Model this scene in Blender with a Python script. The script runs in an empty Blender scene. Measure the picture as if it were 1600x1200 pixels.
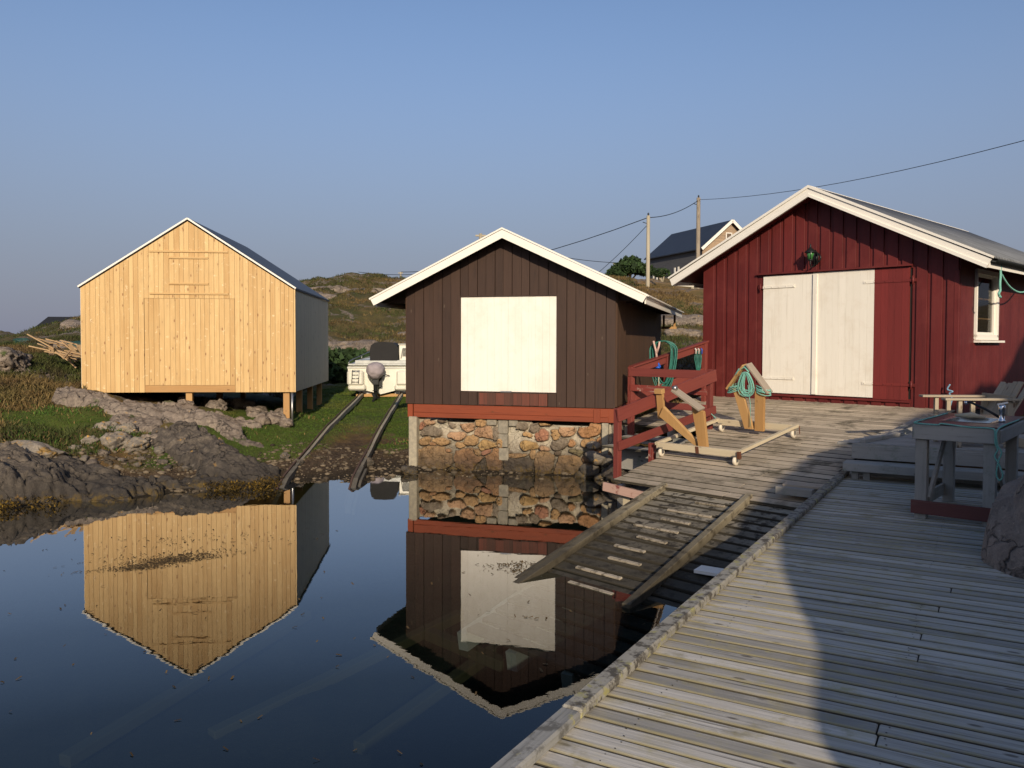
import bpy, math, random
import numpy as np
from mathutils import Vector, Matrix, noise
R = math.radians
random.seed(7); rng = np.random.default_rng(7)
sc = bpy.context.scene
COL = sc.collection
# ------------------------------------------------------------ camera, sky, sun, exposure
H = 2.3
FPX, CXP, CYP = 1280., 800., 576.
PIT = math.atan(41 / 1280.); ROLL = R(0.15)
cd = bpy.data.cameras.new('camera'); cam = bpy.data.objects.new('camera', cd); COL.objects.link(cam)
cam.matrix_world = Matrix.Translation((0, 0, H)) @ Matrix.Rotation(math.pi / 2 - PIT, 4, 'X') @ Matrix.Rotation(ROLL, 4, 'Z')
cd.sensor_width = 36; cd.sensor_fit = 'HORIZONTAL'; cd.lens = 36 * FPX / 1600.
cd.shift_y = -24. / 1600; cd.clip_end = 8000; cd.clip_start = 0.05
sc.camera = cam
SUN_AZ, SUN_EL = 175., 19.5
sd = Vector((math.sin(R(SUN_AZ)) * math.cos(R(SUN_EL)), math.cos(R(SUN_AZ)) * math.cos(R(SUN_EL)), math.sin(R(SUN_EL))))
w = bpy.data.worlds.new("World"); sc.world = w; w.use_nodes = True
wn = w.node_tree; wn.nodes.clear()
sky = wn.nodes.new('ShaderNodeTexSky'); sky.sky_type = 'NISHITA'; sky.sun_disc = False
sky.sun_elevation = R(SUN_EL); sky.sun_rotation = R(SUN_AZ)
sky.air_density = 1.0; sky.dust_density = 1.3; sky.ozone_density = 2.4
bg = wn.nodes.new('ShaderNodeBackground'); bg.inputs[1].default_value = 0.125
def _wn(t, **k):
    n = wn.nodes.new(t)
    for a, b_ in k.items(): setattr(n, a, b_)
    return n
# greyish lilac haze band low in the sky, as on a still summer evening
tcw = _wn('ShaderNodeTexCoord'); sx = _wn('ShaderNodeSeparateXYZ'); wn.links.new(tcw.outputs['Generated'], sx.inputs[0])
mr = _wn('ShaderNodeMapRange', interpolation_type='SMOOTHERSTEP'); wn.links.new(sx.outputs[2], mr.inputs[0])
mr.inputs[1].default_value = -.05; mr.inputs[2].default_value = .50; mr.inputs[3].default_value = .92; mr.inputs[4].default_value = .0
mxw = _wn('ShaderNodeMix', data_type='RGBA'); wn.links.new(mr.outputs[0], mxw.inputs[0]); wn.links.new(sky.outputs[0], mxw.inputs[6])
mxw.inputs[7].default_value = (1.78, 1.94, 2.46, 1)
wo = wn.nodes.new('ShaderNodeOutputWorld')
mt_ = _wn('ShaderNodeMix', data_type='RGBA', blend_type='MULTIPLY'); mt_.inputs[0].default_value = 1.; wn.links.new(mxw.outputs[2], mt_.inputs[6]); mt_.inputs[7].default_value = (1.0, .98, 1.05, 1)
wn.links.new(mt_.outputs[2], bg.inputs[0]); wn.links.new(bg.outputs[0], wo.inputs[0])
sl = bpy.data.lights.new('sun', 'SUN'); sl.energy = 4.4; sl.angle = R(0.5); sl.color = (1.0, 0.85, 0.655)
so = bpy.data.objects.new('sun', sl); COL.objects.link(so)
so.rotation_euler = sd.to_track_quat('Z', 'Y').to_euler()
sc.view_settings.view_transform = 'Standard'; sc.view_settings.look = 'None'
sc.view_settings.exposure = 0.0; sc.view_settings.gamma = 1.0
sc.cycles.max_bounces = 6; sc.cycles.transparent_max_bounces = 12
sc.cycles.caustics_reflective = False; sc.cycles.caustics_refractive = False

# ------------------------------------------------------------ frames
def ray(x, y):
    fw = Vector((0, math.cos(PIT), -math.sin(PIT))); rt = Vector((1, 0, 0)); up = Vector((0, math.sin(PIT), math.cos(PIT)))
    c, s = math.cos(ROLL), math.sin(ROLL)
    return fw + (c * rt + s * up) * ((x - CXP) / FPX) + (c * up - s * rt) * ((CYP - y) / FPX)
def atY(x, y, Y):
    d = ray(x, y); return Vector((0, 0, H)) + d * (Y / d.y)
A46 = R(46)
U = Vector((math.sin(A46), math.cos(A46), 0)); V = Vector((math.cos(A46), -math.sin(A46), 0))
KS, S0 = .151, 5.64
def sv(s, v, z=0): return U * s + V * v + Vector((0, 0, z))
def rz(s): return KS * (s - S0)
Aw = R(30.3)
WP = Vector((math.sin(Aw), math.cos(Aw), 0)); WQ = Vector((math.cos(Aw), -math.sin(Aw), 0))
def pq(p, q, z=0): return WP * p + WQ * q + Vector((0, 0, z))

# ------------------------------------------------------------ numpy noise
def _h(ix, iy, iz, sd_):
    n = (ix.astype(np.int64) * 374761393 + iy.astype(np.int64) * 668265263 + iz.astype(np.int64) * 2147483647 + sd_ * 1274126177) & 0xffffffff
    n = ((n ^ (n >> 13)) * 1274126177) & 0xffffffff
    n = (n ^ (n >> 16)) & 0xffffffff
    return n / 4294967295.0
def vnoise(x, y, z=0., sd_=0):
    x, y, z = np.broadcast_arrays(np.asarray(x, float), np.asarray(y, float), np.asarray(z, float))
    ix, iy, iz = np.floor(x), np.floor(y), np.floor(z)
    fx, fy, fz = x - ix, y - iy, z - iz
    fx, fy, fz = [f * f * (3 - 2 * f) for f in (fx, fy, fz)]
    o = 0
    for a in (0, 1):
        for b in (0, 1):
            for c in (0, 1):
                o = o + _h(ix + a, iy + b, iz + c, sd_) * (fx if a else 1 - fx) * (fy if b else 1 - fy) * (fz if c else 1 - fz)
    return o * 2 - 1
def fbm(x, y, z=0., oct=4, sd_=0, g=.5):
    o = 0; a = 1; f = 1
    for k in range(oct):
        o = o + a * vnoise(np.asarray(x) * f, np.asarray(y) * f, np.asarray(z) * f, sd_ + k * 17); a *= g; f *= 2.03
    return o

# ------------------------------------------------------------ materials
def nmat(name):
    m = bpy.data.materials.new(name); m.use_nodes = True; nt = m.node_tree; nt.nodes.clear()
    out = nt.nodes.new('ShaderNodeOutputMaterial'); b = nt.nodes.new('ShaderNodeBsdfPrincipled')
    nt.links.new(b.outputs[0], out.inputs[0]); return m, nt, b
def nd(nt, t, props=None, **inp):
    n = nt.nodes.new(t)
    for k, v in (props or {}).items(): setattr(n, k, v)
    for k, v in inp.items():
        s = n.inputs[int(k[1:])] if k[0] == '_' and k[1:].isdigit() else n.inputs[k.replace('_', ' ')]
        if isinstance(v, bpy.types.NodeSocket): nt.links.new(v, s)
        else: s.default_value = v
    return n
def c4(c): return (c[0], c[1], c[2], 1)
def mix(nt, f, a, b, mode='MIX'):
    n = nt.nodes.new('ShaderNodeMix'); n.data_type = 'RGBA'; n.blend_type = mode
    for s, v in ((n.inputs[0], f), (n.inputs[6], a), (n.inputs[7], b)):
        if isinstance(v, bpy.types.NodeSocket): nt.links.new(v, s)
        else: s.default_value = c4(v) if isinstance(v, tuple) else v
    return n.outputs[2]
def ramp(nt, f, lo, hi, a=0., b=1.):
    n = nt.nodes.new('ShaderNodeMapRange'); n.clamp = True
    nt.links.new(f, n.inputs[0]); n.inputs[1].default_value = lo; n.inputs[2].default_value = hi
    n.inputs[3].default_value = a; n.inputs[4].default_value = b
    return n.outputs[0]
def mth(nt, op, a, b=0.):
    n = nt.nodes.new('ShaderNodeMath'); n.operation = op
    for s, v in ((n.inputs[0], a), (n.inputs[1], b)):
        if isinstance(v, bpy.types.NodeSocket): nt.links.new(v, s)
        else: s.default_value = v
    return n.outputs[0]
def mapping(nt, vec, sc_=(1, 1, 1), loc=(0, 0, 0)):
    n = nt.nodes.new('ShaderNodeMapping'); nt.links.new(vec, n.inputs[0])
    n.inputs[1].default_value = loc; n.inputs[3].default_value = sc_
    return n.outputs[0]
def noi(nt, vec, scale, detail=4, rough=.55, dist=0.):
    n = nt.nodes.new('ShaderNodeTexNoise'); nt.links.new(vec, n.inputs['Vector'])
    n.inputs['Scale'].default_value = scale; n.inputs['Detail'].default_value = detail
    n.inputs['Roughness'].default_value = rough; n.inputs['Distortion'].default_value = dist
    return n.outputs[0]
def bump(nt, bsdf, h, strength=.3, dist=.01):
    n = nt.nodes.new('ShaderNodeBump'); n.inputs['Strength'].default_value = strength; n.inputs['Distance'].default_value = dist
    nt.links.new(h, n.inputs['Height']); nt.links.new(n.outputs[0], bsdf.inputs['Normal'])

def wood(name, ca, cb, cd_=None, grain=(2.0, 45), knots=0.0, knotc=(.1, .04, .015), rough=.75, patch=None, patchscale=2., patchlo=.55, patchhi=.7,
         patch2=None, bs=.35, gstr=1., zwet=None, spec=.3):
    """board material: bco attribute = (along, across, per-board random)"""
    m, nt, b = nmat(name)
    at = nd(nt, 'ShaderNodeAttribute', {'attribute_name': 'bco'}); vec = at.outputs['Vector']
    rn = nd(nt, 'ShaderNodeAttribute', {'attribute_name': 'rnd'}).outputs['Fac']
    g1 = noi(nt, mapping(nt, vec, (grain[0], grain[1], 1)), 1., 5, .65, .3)
    g2 = noi(nt, mapping(nt, vec, (.9, 5, 1), (3, 1, 0)), 1., 3, .5, .6)
    f = mth(nt, 'ADD', mth(nt, 'MULTIPLY', ramp(nt, g1, .3, .7), .35 * gstr), mth(nt, 'MULTIPLY', rn, .55))
    f = mth(nt, 'ADD', f, mth(nt, 'MULTIPLY', ramp(nt, g2, .35, .7), .3))
    col = mix(nt, ramp(nt, f, .15, .95), ca, cb)
    if cd_: col = mix(nt, mth(nt, 'MULTIPLY', ramp(nt, g1, .58, .72), .6 * gstr), col, cd_)
    if knots > 0:
        vo = nt.nodes.new('ShaderNodeTexVoronoi'); vo.feature = 'F1'
        nt.links.new(mapping(nt, vec, (4.2, 11., 1.0)), vo.inputs['Vector']); vo.inputs['Scale'].default_value = 1.
        k = ramp(nt, vo.outputs['Distance'], .10, .17, 1., 0.)
        gate = ramp(nt, nd(nt, 'ShaderNodeSeparateColor', None, _0=vo.outputs['Color']).outputs[0], 1 - knots - .02, 1 - knots)
        kk = mth(nt, 'MULTIPLY', k, gate)
        ring = mth(nt, 'MULTIPLY', ramp(nt, vo.outputs['Distance'], .17, .5, .45, 0.), gate)
        col = mix(nt, ring, col, tuple(x * .75 for x in ca))
        col = mix(nt, mth(nt, 'MULTIPLY', kk, .8), col, knotc)
    tc = nt.nodes.new('ShaderNodeNewGeometry').outputs['Position']
    if patch:
        p = noi(nt, tc, patchscale, 6, .68)
        col = mix(nt, ramp(nt, p, patchlo, patchhi), col, patch)
    if patch2:   # (colour, scale, lo, hi)
        p = noi(nt, mapping(nt, tc, (1, 1, 1), (9, 4, 2)), patch2[1], 6, .7)
        col = mix(nt, ramp(nt, p, patch2[2], patch2[3]), col, patch2[0])
    if zwet:
        z = nd(nt, 'ShaderNodeSeparateXYZ', None, _0=tc).outputs[2]
        zz = mth(nt, 'ADD', z, mth(nt, 'MULTIPLY', noi(nt, tc, 3., 4), -.25))
        col = mix(nt, ramp(nt, zz, zwet[0], zwet[1], zwet[3] if len(zwet) > 3 else .85, 0.), col, zwet[2])
    nt.links.new(col, b.inputs['Base Color'])
    b.inputs['Roughness'].default_value = rough; b.inputs['Specular IOR Level'].default_value = spec
    bump(nt, b, g1, bs, .004)
    return m

def plain(name, c, rough=.6, metal=0., c2=None, scale=8., bs=.1, spec=.4, det=4):
    m, nt, b = nmat(name)
    tc = nt.nodes.new('ShaderNodeTexCoord').outputs['Object']
    n = noi(nt, tc, scale, det, .6)
    c2 = c2 or tuple(x * .8 for x in c)
    nt.links.new(mix(nt, ramp(nt, n, .35, .65), c, c2), b.inputs['Base Color'])
    b.inputs['Roughness'].default_value = rough; b.inputs['Metallic'].default_value = metal
    b.inputs['Specular IOR Level'].default_value = spec
    if bs: bump(nt, b, n, bs, .003)
    return m

def rockmat(name, ca, cb, cc, lichen=(.55, .3, .05), lich=.0, wet=True, green=0., scale=1., crackc=(.02, .018, .016), pale=0.5, attr=False):
    m, nt, b = nmat(name)
    tc = nt.nodes.new('ShaderNodeNewGeometry').outputs['Position']
    n1 = noi(nt, tc, 1.1 * scale, 8, .65, .5); n2 = noi(nt, tc, 9. * scale, 8, .75); n3 = noi(nt, mapping(nt, tc, (1, 1, 1), (4, 7, 1)), 2.6 * scale, 6, .7)
    n4 = noi(nt, mapping(nt, tc, (1, 1, 1), (1, 3, 9)), 42. * scale, 4, .7)
    col = mix(nt, ramp(nt, n1, .38, .62), ca, cb)
    col = mix(nt, ramp(nt, n2, .45, .7), col, cc)
    col = mix(nt, mth(nt, 'MULTIPLY', ramp(nt, n4, .58, .7), pale), col, tuple(min(1, x * 2.0 + .04) for x in ca))
    col = mix(nt, mth(nt, 'MULTIPLY', ramp(nt, n4, .42, .3), .6), col, crackc)
    vo = nt.nodes.new('ShaderNodeTexVoronoi'); vo.feature = 'DISTANCE_TO_EDGE'
    wv = nd(nt, 'ShaderNodeVectorMath', {'operation': 'ADD'}, _0=tc, _1=nd(nt, 'ShaderNodeVectorMath', {'operation': 'SCALE'}, _0=nd(nt, 'ShaderNodeTexNoise', None, Vector=tc, Scale=1.6, Detail=5).outputs['Color'], Scale=1.1).outputs[0]).outputs[0]
    nt.links.new(mapping(nt, wv, (1.1 * scale, 1.1 * scale, 2.2 * scale)), vo.inputs['Vector']); vo.inputs['Scale'].default_value = .9
    crack = ramp(nt, vo.outputs['Distance'], 0., .022, 1., 0.)
    crk = mth(nt, 'MULTIPLY', crack, ramp(nt, n3, .4, .55))
    col = mix(nt, mth(nt, 'MULTIPLY', crk, .85), col, crackc)
    if lich > 0: col = mix(nt, mth(nt, 'MULTIPLY', ramp(nt, n3, .66 - lich * .2, .72 - lich * .2), ramp(nt, n2, .38, .5)), col, lichen)
    if green > 0: col = mix(nt, ramp(nt, noi(nt, mapping(nt, tc, (1, 1, 1), (8, 1, 3)), 1.7, 7, .7), .68 - green * .3, .74 - green * .3), col, (.055, .075, .018))
    if attr:
        a = nd(nt, 'ShaderNodeAttribute', {'attribute_name': 'scol'}).outputs['Color']
        col = mix(nt, 1., col, a, 'MULTIPLY')
    b.inputs['Roughness'].default_value = .8
    if wet:
        z = nd(nt, 'ShaderNodeSeparateXYZ', None, _0=tc).outputs[2]
        zz = mth(nt, 'ADD', z, mth(nt, 'MULTIPLY', mth(nt, 'SUBTRACT', n3, .5), .5))
        col = mix(nt, ramp(nt, zz, .14, .60, .80, 0.), col, (.030, .026, .022))
        weed = mth(nt, 'MULTIPLY', ramp(nt, zz, .02, .14, 1., 0.), ramp(nt, n2, .46, .56))
        col = mix(nt, mth(nt, 'MULTIPLY', weed, .75), col, (.11, .07, .012))
    nt.links.new(col, b.inputs['Base Color']); b.inputs['Specular IOR Level'].default_value = .3
    h = mth(nt, 'ADD', mth(nt, 'MULTIPLY', n2, .6), mth(nt, 'ADD', mth(nt, 'MULTIPLY', n4, .25), mth(nt, 'MULTIPLY', crk, -1.)))
    bump(nt, b, h, .75, .05 / scale)
    return m

# ------------------------------------------------------------ mesh builder and tagging
class MB:
    def __init__(s): s.v = []; s.f = []; s.b = []; s.r = []; s.sm = []
    def add(s, vs, fs, bco=None, rnd=None, smooth=False):
        o = len(s.v); s.v += [tuple(v) for v in vs]; s.f += [tuple(i + o for i in f) for f in fs]
        r = random.random() if rnd is None else rnd
        s.b += [tuple(x) for x in (bco or vs)]; s.r += [r] * len(vs); s.sm += [smooth] * len(fs)
    def box(s, c, sz, M=None, long=None, rnd=None, taper=None):
        """c centre, sz full sizes, M optional 3x3; long = index of grain axis"""
        r = random.random() if rnd is None else rnd
        L = long if long is not None else max(range(3), key=lambda i: sz[i])
        A = [i for i in range(3) if i != L]
        A.sort(key=lambda i: -sz[i])
        vs, bc = [], []
        ro = random.random() * 40
        for dx in (-.5, .5):
            for dy in (-.5, .5):
                for dz in (-.5, .5):
                    p = Vector((dx * sz[0], dy * sz[1], dz * sz[2]))
                    if taper and dz > 0: p.x *= taper; p.y *= taper
                    bc.append((p[L] + ro, p[A[0]] + p[A[1]] + ro * .37, ro))
                    vs.append(Vector(c) + (M @ p if M else p))
        fs = [(0, 1, 3, 2), (4, 6, 7, 5), (0, 4, 5, 1), (2, 3, 7, 6), (0, 2, 6, 4), (1, 5, 7, 3)]
        s.add(vs, fs, bc, r)
        return s
    def bar(s, p0, p1, wd, th, up=(0, 0, 1), rnd=None):
        """board from p0 to p1 (centre line), width along side, thickness along up"""
        p0, p1 = Vector(p0), Vector(p1); d = p1 - p0; L = d.length; d.normalize()
        u = Vector(up); sde = d.cross(u).normalized(); u = sde.cross(d).normalized()
        M = Matrix((d, sde, u)).transposed()
        return s.box((p0 + p1) / 2, (L, wd, th), M, 0, rnd)
    def prism(s, poly, depth, fr, rnd=None, grain='y'):
        """poly: list of (a,b); fr = (origin, A, B, N); extruded along N by depth"""
        o, A, B, N = [Vector(x) for x in fr]; n = len(poly); ro = random.random() * 40
        vs = [o + A * a + B * b for a, b in poly] + [o + A * a + B * b + N * depth for a, b in poly]
        bc = [((b if grain == 'y' else a) + ro, (a if grain == 'y' else b) + ro * .37, ro) for a, b in poly] * 2
        fs = [tuple(range(n))[::-1], tuple(range(n, 2 * n))] + [(i, (i + 1) % n, (i + 1) % n + n, i + n) for i in range(n)]
        s.add(vs, fs, bc, rnd); return s
    def tube(s, pts, r, n=8, rnd=None, cap=True):
        pts = [Vector(p) for p in pts]; m = len(pts); vs = []; bc = []; rr = r if isinstance(r, (list, tuple)) else [r] * m
        prev = None; L = 0
        for i, p in enumerate(pts):
            t = (pts[min(i + 1, m - 1)] - pts[max(i - 1, 0)]).normalized()
            if prev is None: a = t.orthogonal().normalized()
            else:
                a = (prev - t * prev.dot(t)); a = a.normalized() if a.length > 1e-6 else t.orthogonal().normalized()
            prev = a; bb = t.cross(a)
            if i: L += (p - pts[i - 1]).length
            for k in range(n):
                q = 2 * math.pi * k / n
                vs.append(p + (a * math.cos(q) + bb * math.sin(q)) * rr[i]); bc.append((L, q * rr[i], 0))
        fs = [(i * n + k, i * n + (k + 1) % n, (i + 1) * n + (k + 1) % n, (i + 1) * n + k) for i in range(m - 1) for k in range(n)]
        if cap: fs += [tuple(range(n))[::-1], tuple(range((m - 1) * n, m * n))]
        s.add(vs, fs, bc, rnd, True); return s
    def lathe(s, prof, c=(0, 0, 0), M=None, n=20, rnd=None):
        vs = []; c = Vector(c)
        for r, z in prof:
            for k in range(n):
                q = 2 * math.pi * k / n; p = Vector((r * math.cos(q), r * math.sin(q), z)); vs.append(c + (M @ p if M else p))
        m = len(prof)
        fs = [(i * n + k, i * n + (k + 1) % n, (i + 1) * n + (k + 1) % n, (i + 1) * n + k) for i in range(m - 1) for k in range(n)]
        fs += [tuple(range(n))[::-1], tuple(range((m - 1) * n, m * n))]
        s.add(vs, fs, None, rnd, True); return s
    def build(s, name, mat, parent=None, bev=0., loc=None, cols=None, seg=1):
        me = bpy.data.meshes.new(name); me.from_pydata(s.v, [], s.f)
        a = me.attributes.new('bco', 'FLOAT_VECTOR', 'POINT'); a.data.foreach_set('vector', np.array(s.b, 'f').ravel())
        a = me.attributes.new('rnd', 'FLOAT', 'POINT'); a.data.foreach_set('value', np.array(s.r, 'f'))
        if cols is not None:
            a = me.attributes.new('scol', 'FLOAT_COLOR', 'POINT'); a.data.foreach_set('color', np.array(cols, 'f').ravel())
        me.polygons.foreach_set('use_smooth', s.sm); me.update()
        me.materials.append(mat)
        o = bpy.data.objects.new(name, me); COL.objects.link(o)
        if parent: o.parent = parent
        if loc: o.location = loc
        if bev:
            md = o.modifiers.new('bevel', 'BEVEL'); md.width = bev; md.segments = seg; md.limit_method = 'ANGLE'; md.angle_limit = R(40)
        return o
def tag(o, label=None, cat=None, group=None, kind=None):
    for k, v_ in (('label', label), ('category', cat), ('group', group), ('kind', kind)):
        if v_: o[k] = v_
    return o
def empty(name, loc=(0, 0, 0), rot=0, label=None, cat=None, group=None, M=None):
    o = bpy.data.objects.new(name, None); COL.objects.link(o); o.empty_display_size = .2
    if M: o.matrix_world = M
    else: o.location = loc; o.rotation_euler = (0, 0, rot)
    return tag(o, label, cat, group)
def npmesh(name, v, f, mat, parent=None, smooth=True, attrs=None):
    me = bpy.data.meshes.new(name); v = np.asarray(v, 'f'); f = np.asarray(f, 'i')
    me.vertices.add(len(v)); me.vertices.foreach_set('co', v.ravel())
    k = f.shape[1]; me.loops.add(f.size); me.loops.foreach_set('vertex_index', f.ravel())
    me.polygons.add(len(f)); me.polygons.foreach_set('loop_start', np.arange(0, f.size, k, dtype='i')); me.polygons.foreach_set('loop_total', np.full(len(f), k, 'i'))
    me.update(calc_edges=True); me.validate()
    me.polygons.foreach_set('use_smooth', np.full(len(me.polygons), smooth))
    for an, (ty, data) in (attrs or {}).items():
        a = me.attributes.new(an, ty, 'POINT')
        a.data.foreach_set({'FLOAT': 'value', 'FLOAT_COLOR': 'color', 'FLOAT_VECTOR': 'vector'}[ty], np.asarray(data, 'f').ravel())
    me.materials.append(mat)
    o = bpy.data.objects.new(name, me); COL.objects.link(o)
    if parent: o.parent = parent
    return o
EX, EY, EZ = Vector((1, 0, 0)), Vector((0, 1, 0)), Vector((0, 0, 1))

def gable_boards(mb, xs, zb, ztop, y, th, holes=(), gap=.003, stag=0., apex=None):
    """vertical boards between consecutive xs; top follows ztop(x); holes (x0,x1,z0,z1); front face at y-th"""
    for i, (a, b) in enumerate(zip(xs[:-1], xs[1:])):
        a2, b2 = a + gap / 2, b - gap / 2; off = (stag if i % 2 else 0.) + random.uniform(0, .0012)
        cuts = sorted((h for h in holes if h[0] < (a + b) / 2 < h[1]), key=lambda h: h[2])
        segs = []; z0 = zb
        for h in cuts: segs.append((z0, h[2])); z0 = h[3]
        segs.append((z0, None)); r = random.random()
        for s0_, s1_ in segs:
            if s1_ is not None:
                if s1_ - s0_ < .01: continue
                poly = [(a2, s0_), (b2, s0_), (b2, s1_), (a2, s1_)]
            else:
                poly = [(a2, s0_), (b2, s0_), (b2, ztop(b2))]
                if apex and a2 < apex < b2: poly.append((apex, ztop(apex)))
                poly.append((a2, ztop(a2)))
            mb.prism(poly, th + off, (Vector((0, y, 0)), EX, EZ, -EY), rnd=r)
def splits(a, b, pitch, jit=.0):
    n = max(1, round((b - a) / pitch)); xs = [a + (b - a) * i / n for i in range(n + 1)]
    for i in range(1, n): xs[i] += random.uniform(-jit, jit) * pitch
    return xs

# ------------------------------------------------------------ shared materials
M_pine = wood('new_pine', (.67, .46, .21), (.49, .30, .118), (.43, .245, .09), grain=(1.6, 40), knots=.7, knotc=(.24, .09, .03), rough=.6, bs=.12, gstr=.9, patch2=((.82, .64, .38), 11, .60, .72))
M_pineshade = wood('pine_shaded_side', (.72, .59, .40), (.62, .50, .33), None, knots=.3, knotc=(.2, .1, .05), rough=.7, bs=.12)  # shaded-side copy of the pine, the tone of the shade put into its colour
M_pineframe = wood('planed_pine', (.50, .30, .12), (.40, .22, .08), None, knots=.5, knotc=(.16, .06, .02), rough=.6, bs=.15)
M_pinepale = wood('pale_painted_pine', (.62, .53, .37), (.5, .42, .28), (.36, .22, .1), knots=.3, rough=.7, patch=(.32, .2, .12), patchscale=9, patchlo=.66, patchhi=.72)
M_pinegrey = wood('greyed_pine', (.40, .33, .25), (.30, .25, .19), (.2, .16, .12), knots=.3, rough=.8)
M_brown = wood('brown_stained_boards', (.060, .033, .022), (.038, .021, .0145), (.020, .012, .009), grain=(2, 38), knots=.15, knotc=(.10, .07, .05), rough=.62, bs=.3,
               patch2=((.13, .09, .07), 24, .74, .80))
M_brownside = wood('brown_stained_side', (.085, .043, .022), (.05, .026, .014), (.03, .016, .01), grain=(2, 30), rough=.6, bs=.3)
M_redbeam = wood('red_stained_beam', (.26, .058, .022), (.19, .042, .018), (.09, .025, .014), grain=(1.5, 26), knots=.2, rough=.65, bs=.3)
M_red = wood('red_paint', (.145, .022, .020), (.098, .016, .015), (.05, .010, .009), grain=(1.2, 30), rough=.55, bs=.3, spec=.3, patch=(.155, .030, .026), patchscale=1.6, patchlo=.50, patchhi=.72,
             patch2=((.19, .03, .022), 18, .68, .75))
M_redrail = wood('worn_red_paint', (.215, .05, .038), (.155, .034, .027), (.10, .022, .018), rough=.6, bs=.2, patch=(.36, .24, .2), patchscale=14, patchlo=.74, patchhi=.78)
M_redpeel = wood('peeling_red_paint', (.22, .04, .03), (.16, .03, .022), (.4, .3, .24), rough=.7, patch=(.42, .30, .25), patchscale=13, patchlo=.58, patchhi=.70)
M_white = wood('white_paint', (.84, .80, .71), (.80, .76, .67), (.66, .61, .52), grain=(1.0, 18), rough=.55, bs=.1, gstr=.6)
M_whitedoor = wood('white_door_paint', (.84, .80, .70), (.79, .75, .65), (.60, .56, .47), grain=(1.0, 26), rough=.6, bs=.25, patch=(.74, .68, .57), patchscale=2.4, patchlo=.52, patchhi=.74, patch2=((.48, .42, .33), 16, .71, .77))
M_deck = wood('weathered_ramp_boards', (.60, .50, .37), (.33, .275, .2), (.09, .075, .052), grain=(1.6, 50), knots=.3, knotc=(.10, .08, .06), rough=.85, bs=.6, gstr=1.4,
              patch=(.105, .09, .06), patchscale=2.2, patchlo=.52, patchhi=.68, patch2=((.30, .30, .16), 7, .62, .72), zwet=(.05, .42, (.022, .021, .016)))
M_deckslip = wood('algae_slip_boards', (.50, .445, .35), (.25, .22, .16), (.05, .045, .035), grain=(2.5, 40), rough=.85, bs=.7,
              patch=(.040, .034, .025), patchscale=8, patchlo=.50, patchhi=.60, patch2=((.44, .39, .30), 11, .60, .70), zwet=(.0, .36, (.024, .02, .013), .9))
M_walk = wood('silver_grey_boards', (.60, .56, .49), (.26, .245, .215), (.075, .068, .06), grain=(1.3, 55), knots=.45, knotc=(.08, .065, .05), rough=.8, bs=.6, gstr=1.5,
              patch=(.17, .155, .135), patchscale=3, patchlo=.56, patchhi=.74, patch2=((.36, .33, .15), 6, .60, .74))
def moss_gap_shade(m, hw, x0, x1, mossc=(.42, .36, .17), edgec=(.040, .034, .024), mamt=.6, band=.024):
    # gap shade is painted as near-black board sides and margins; yellow moss grows along the near edge of each board and towards the wet kerb side
    nt = m.node_tree; b = [n for n in nt.nodes if n.type == 'BSDF_PRINCIPLED'][0]; src = b.inputs['Base Color'].links[0].from_socket
    gm = nt.nodes.new('ShaderNodeNewGeometry'); nz = nd(nt, 'ShaderNodeSeparateXYZ', None, _0=gm.outputs['True Normal']).outputs[2]
    sp = nd(nt, 'ShaderNodeSeparateXYZ', None, _0=nd(nt, 'ShaderNodeAttribute', {'attribute_name': 'bco'}).outputs['Vector'])
    v = mth(nt, 'SUBTRACT', mth(nt, 'SUBTRACT', sp.outputs[1], mth(nt, 'MULTIPLY', sp.outputs[2], .37)), .017)
    n = noi(nt, gm.outputs['Position'], 6., 5, .7)
    ox = nd(nt, 'ShaderNodeSeparateXYZ', None, _0=nt.nodes.new('ShaderNodeTexCoord').outputs['Object']).outputs[0]
    xm = ramp(nt, ox, x0, x1, 0., 1.)
    k = mth(nt, 'MULTIPLY', xm, ramp(nt, n, .50, .66))
    col = mix(nt, mth(nt, 'MULTIPLY', k, mamt * .6), src, mossc)
    vv = mth(nt, 'ADD', v, mth(nt, 'MULTIPLY', mth(nt, 'SUBTRACT', n, .5), .05))
    bm_ = mth(nt, 'MULTIPLY', ramp(nt, vv, -hw + band, -hw + .004), ramp(nt, n, .38, .55, .25, 1.))
    col = mix(nt, mth(nt, 'MULTIPLY', bm_, mth(nt, 'MULTIPLY', xm, .9)), col, mossc)
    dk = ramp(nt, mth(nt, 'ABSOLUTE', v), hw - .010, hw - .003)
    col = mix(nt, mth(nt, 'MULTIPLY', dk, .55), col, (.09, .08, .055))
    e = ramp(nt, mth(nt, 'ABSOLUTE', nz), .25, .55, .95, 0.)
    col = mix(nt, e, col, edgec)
    nt.links.new(col, b.inputs['Base Color'])
moss_gap_shade(M_walk, .0535, 1.0, -.5)
moss_gap_shade(M_deck, .085, -5.2, -7.2, (.24, .20, .10), mamt=.3, band=.012)
moss_gap_shade(M_deckslip, .08, 0, 1, (.2, .18, .1), mamt=.3)
M_kerb = wood('lichen_kerb_beam', (.33, .31, .26), (.2, .185, .16), (.08, .075, .065), grain=(1.6, 22), rough=.85, bs=.7,
              patch=(.085, .075, .06), patchscale=13, patchlo=.48, patchhi=.58, patch2=((.34, .31, .12), 10, .54, .64))
M_grey = wood('grey_timber', (.40, .375, .33), (.27, .255, .225), (.12, .115, .1), grain=(1.5, 26), knots=.4, knotc=(.04, .035, .03), rough=.85, bs=.5, patch2=((.2, .22, .17), 5, .55, .7))
M_dark = plain('dark_void', (.02, .018, .016), .9, bs=0)
M_metal = plain('galvanised_metal', (.45, .45, .44), .4, .9, scale=30)
M_chrome = plain('chrome', (.75, .75, .76), .12, 1., bs=0)
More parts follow.
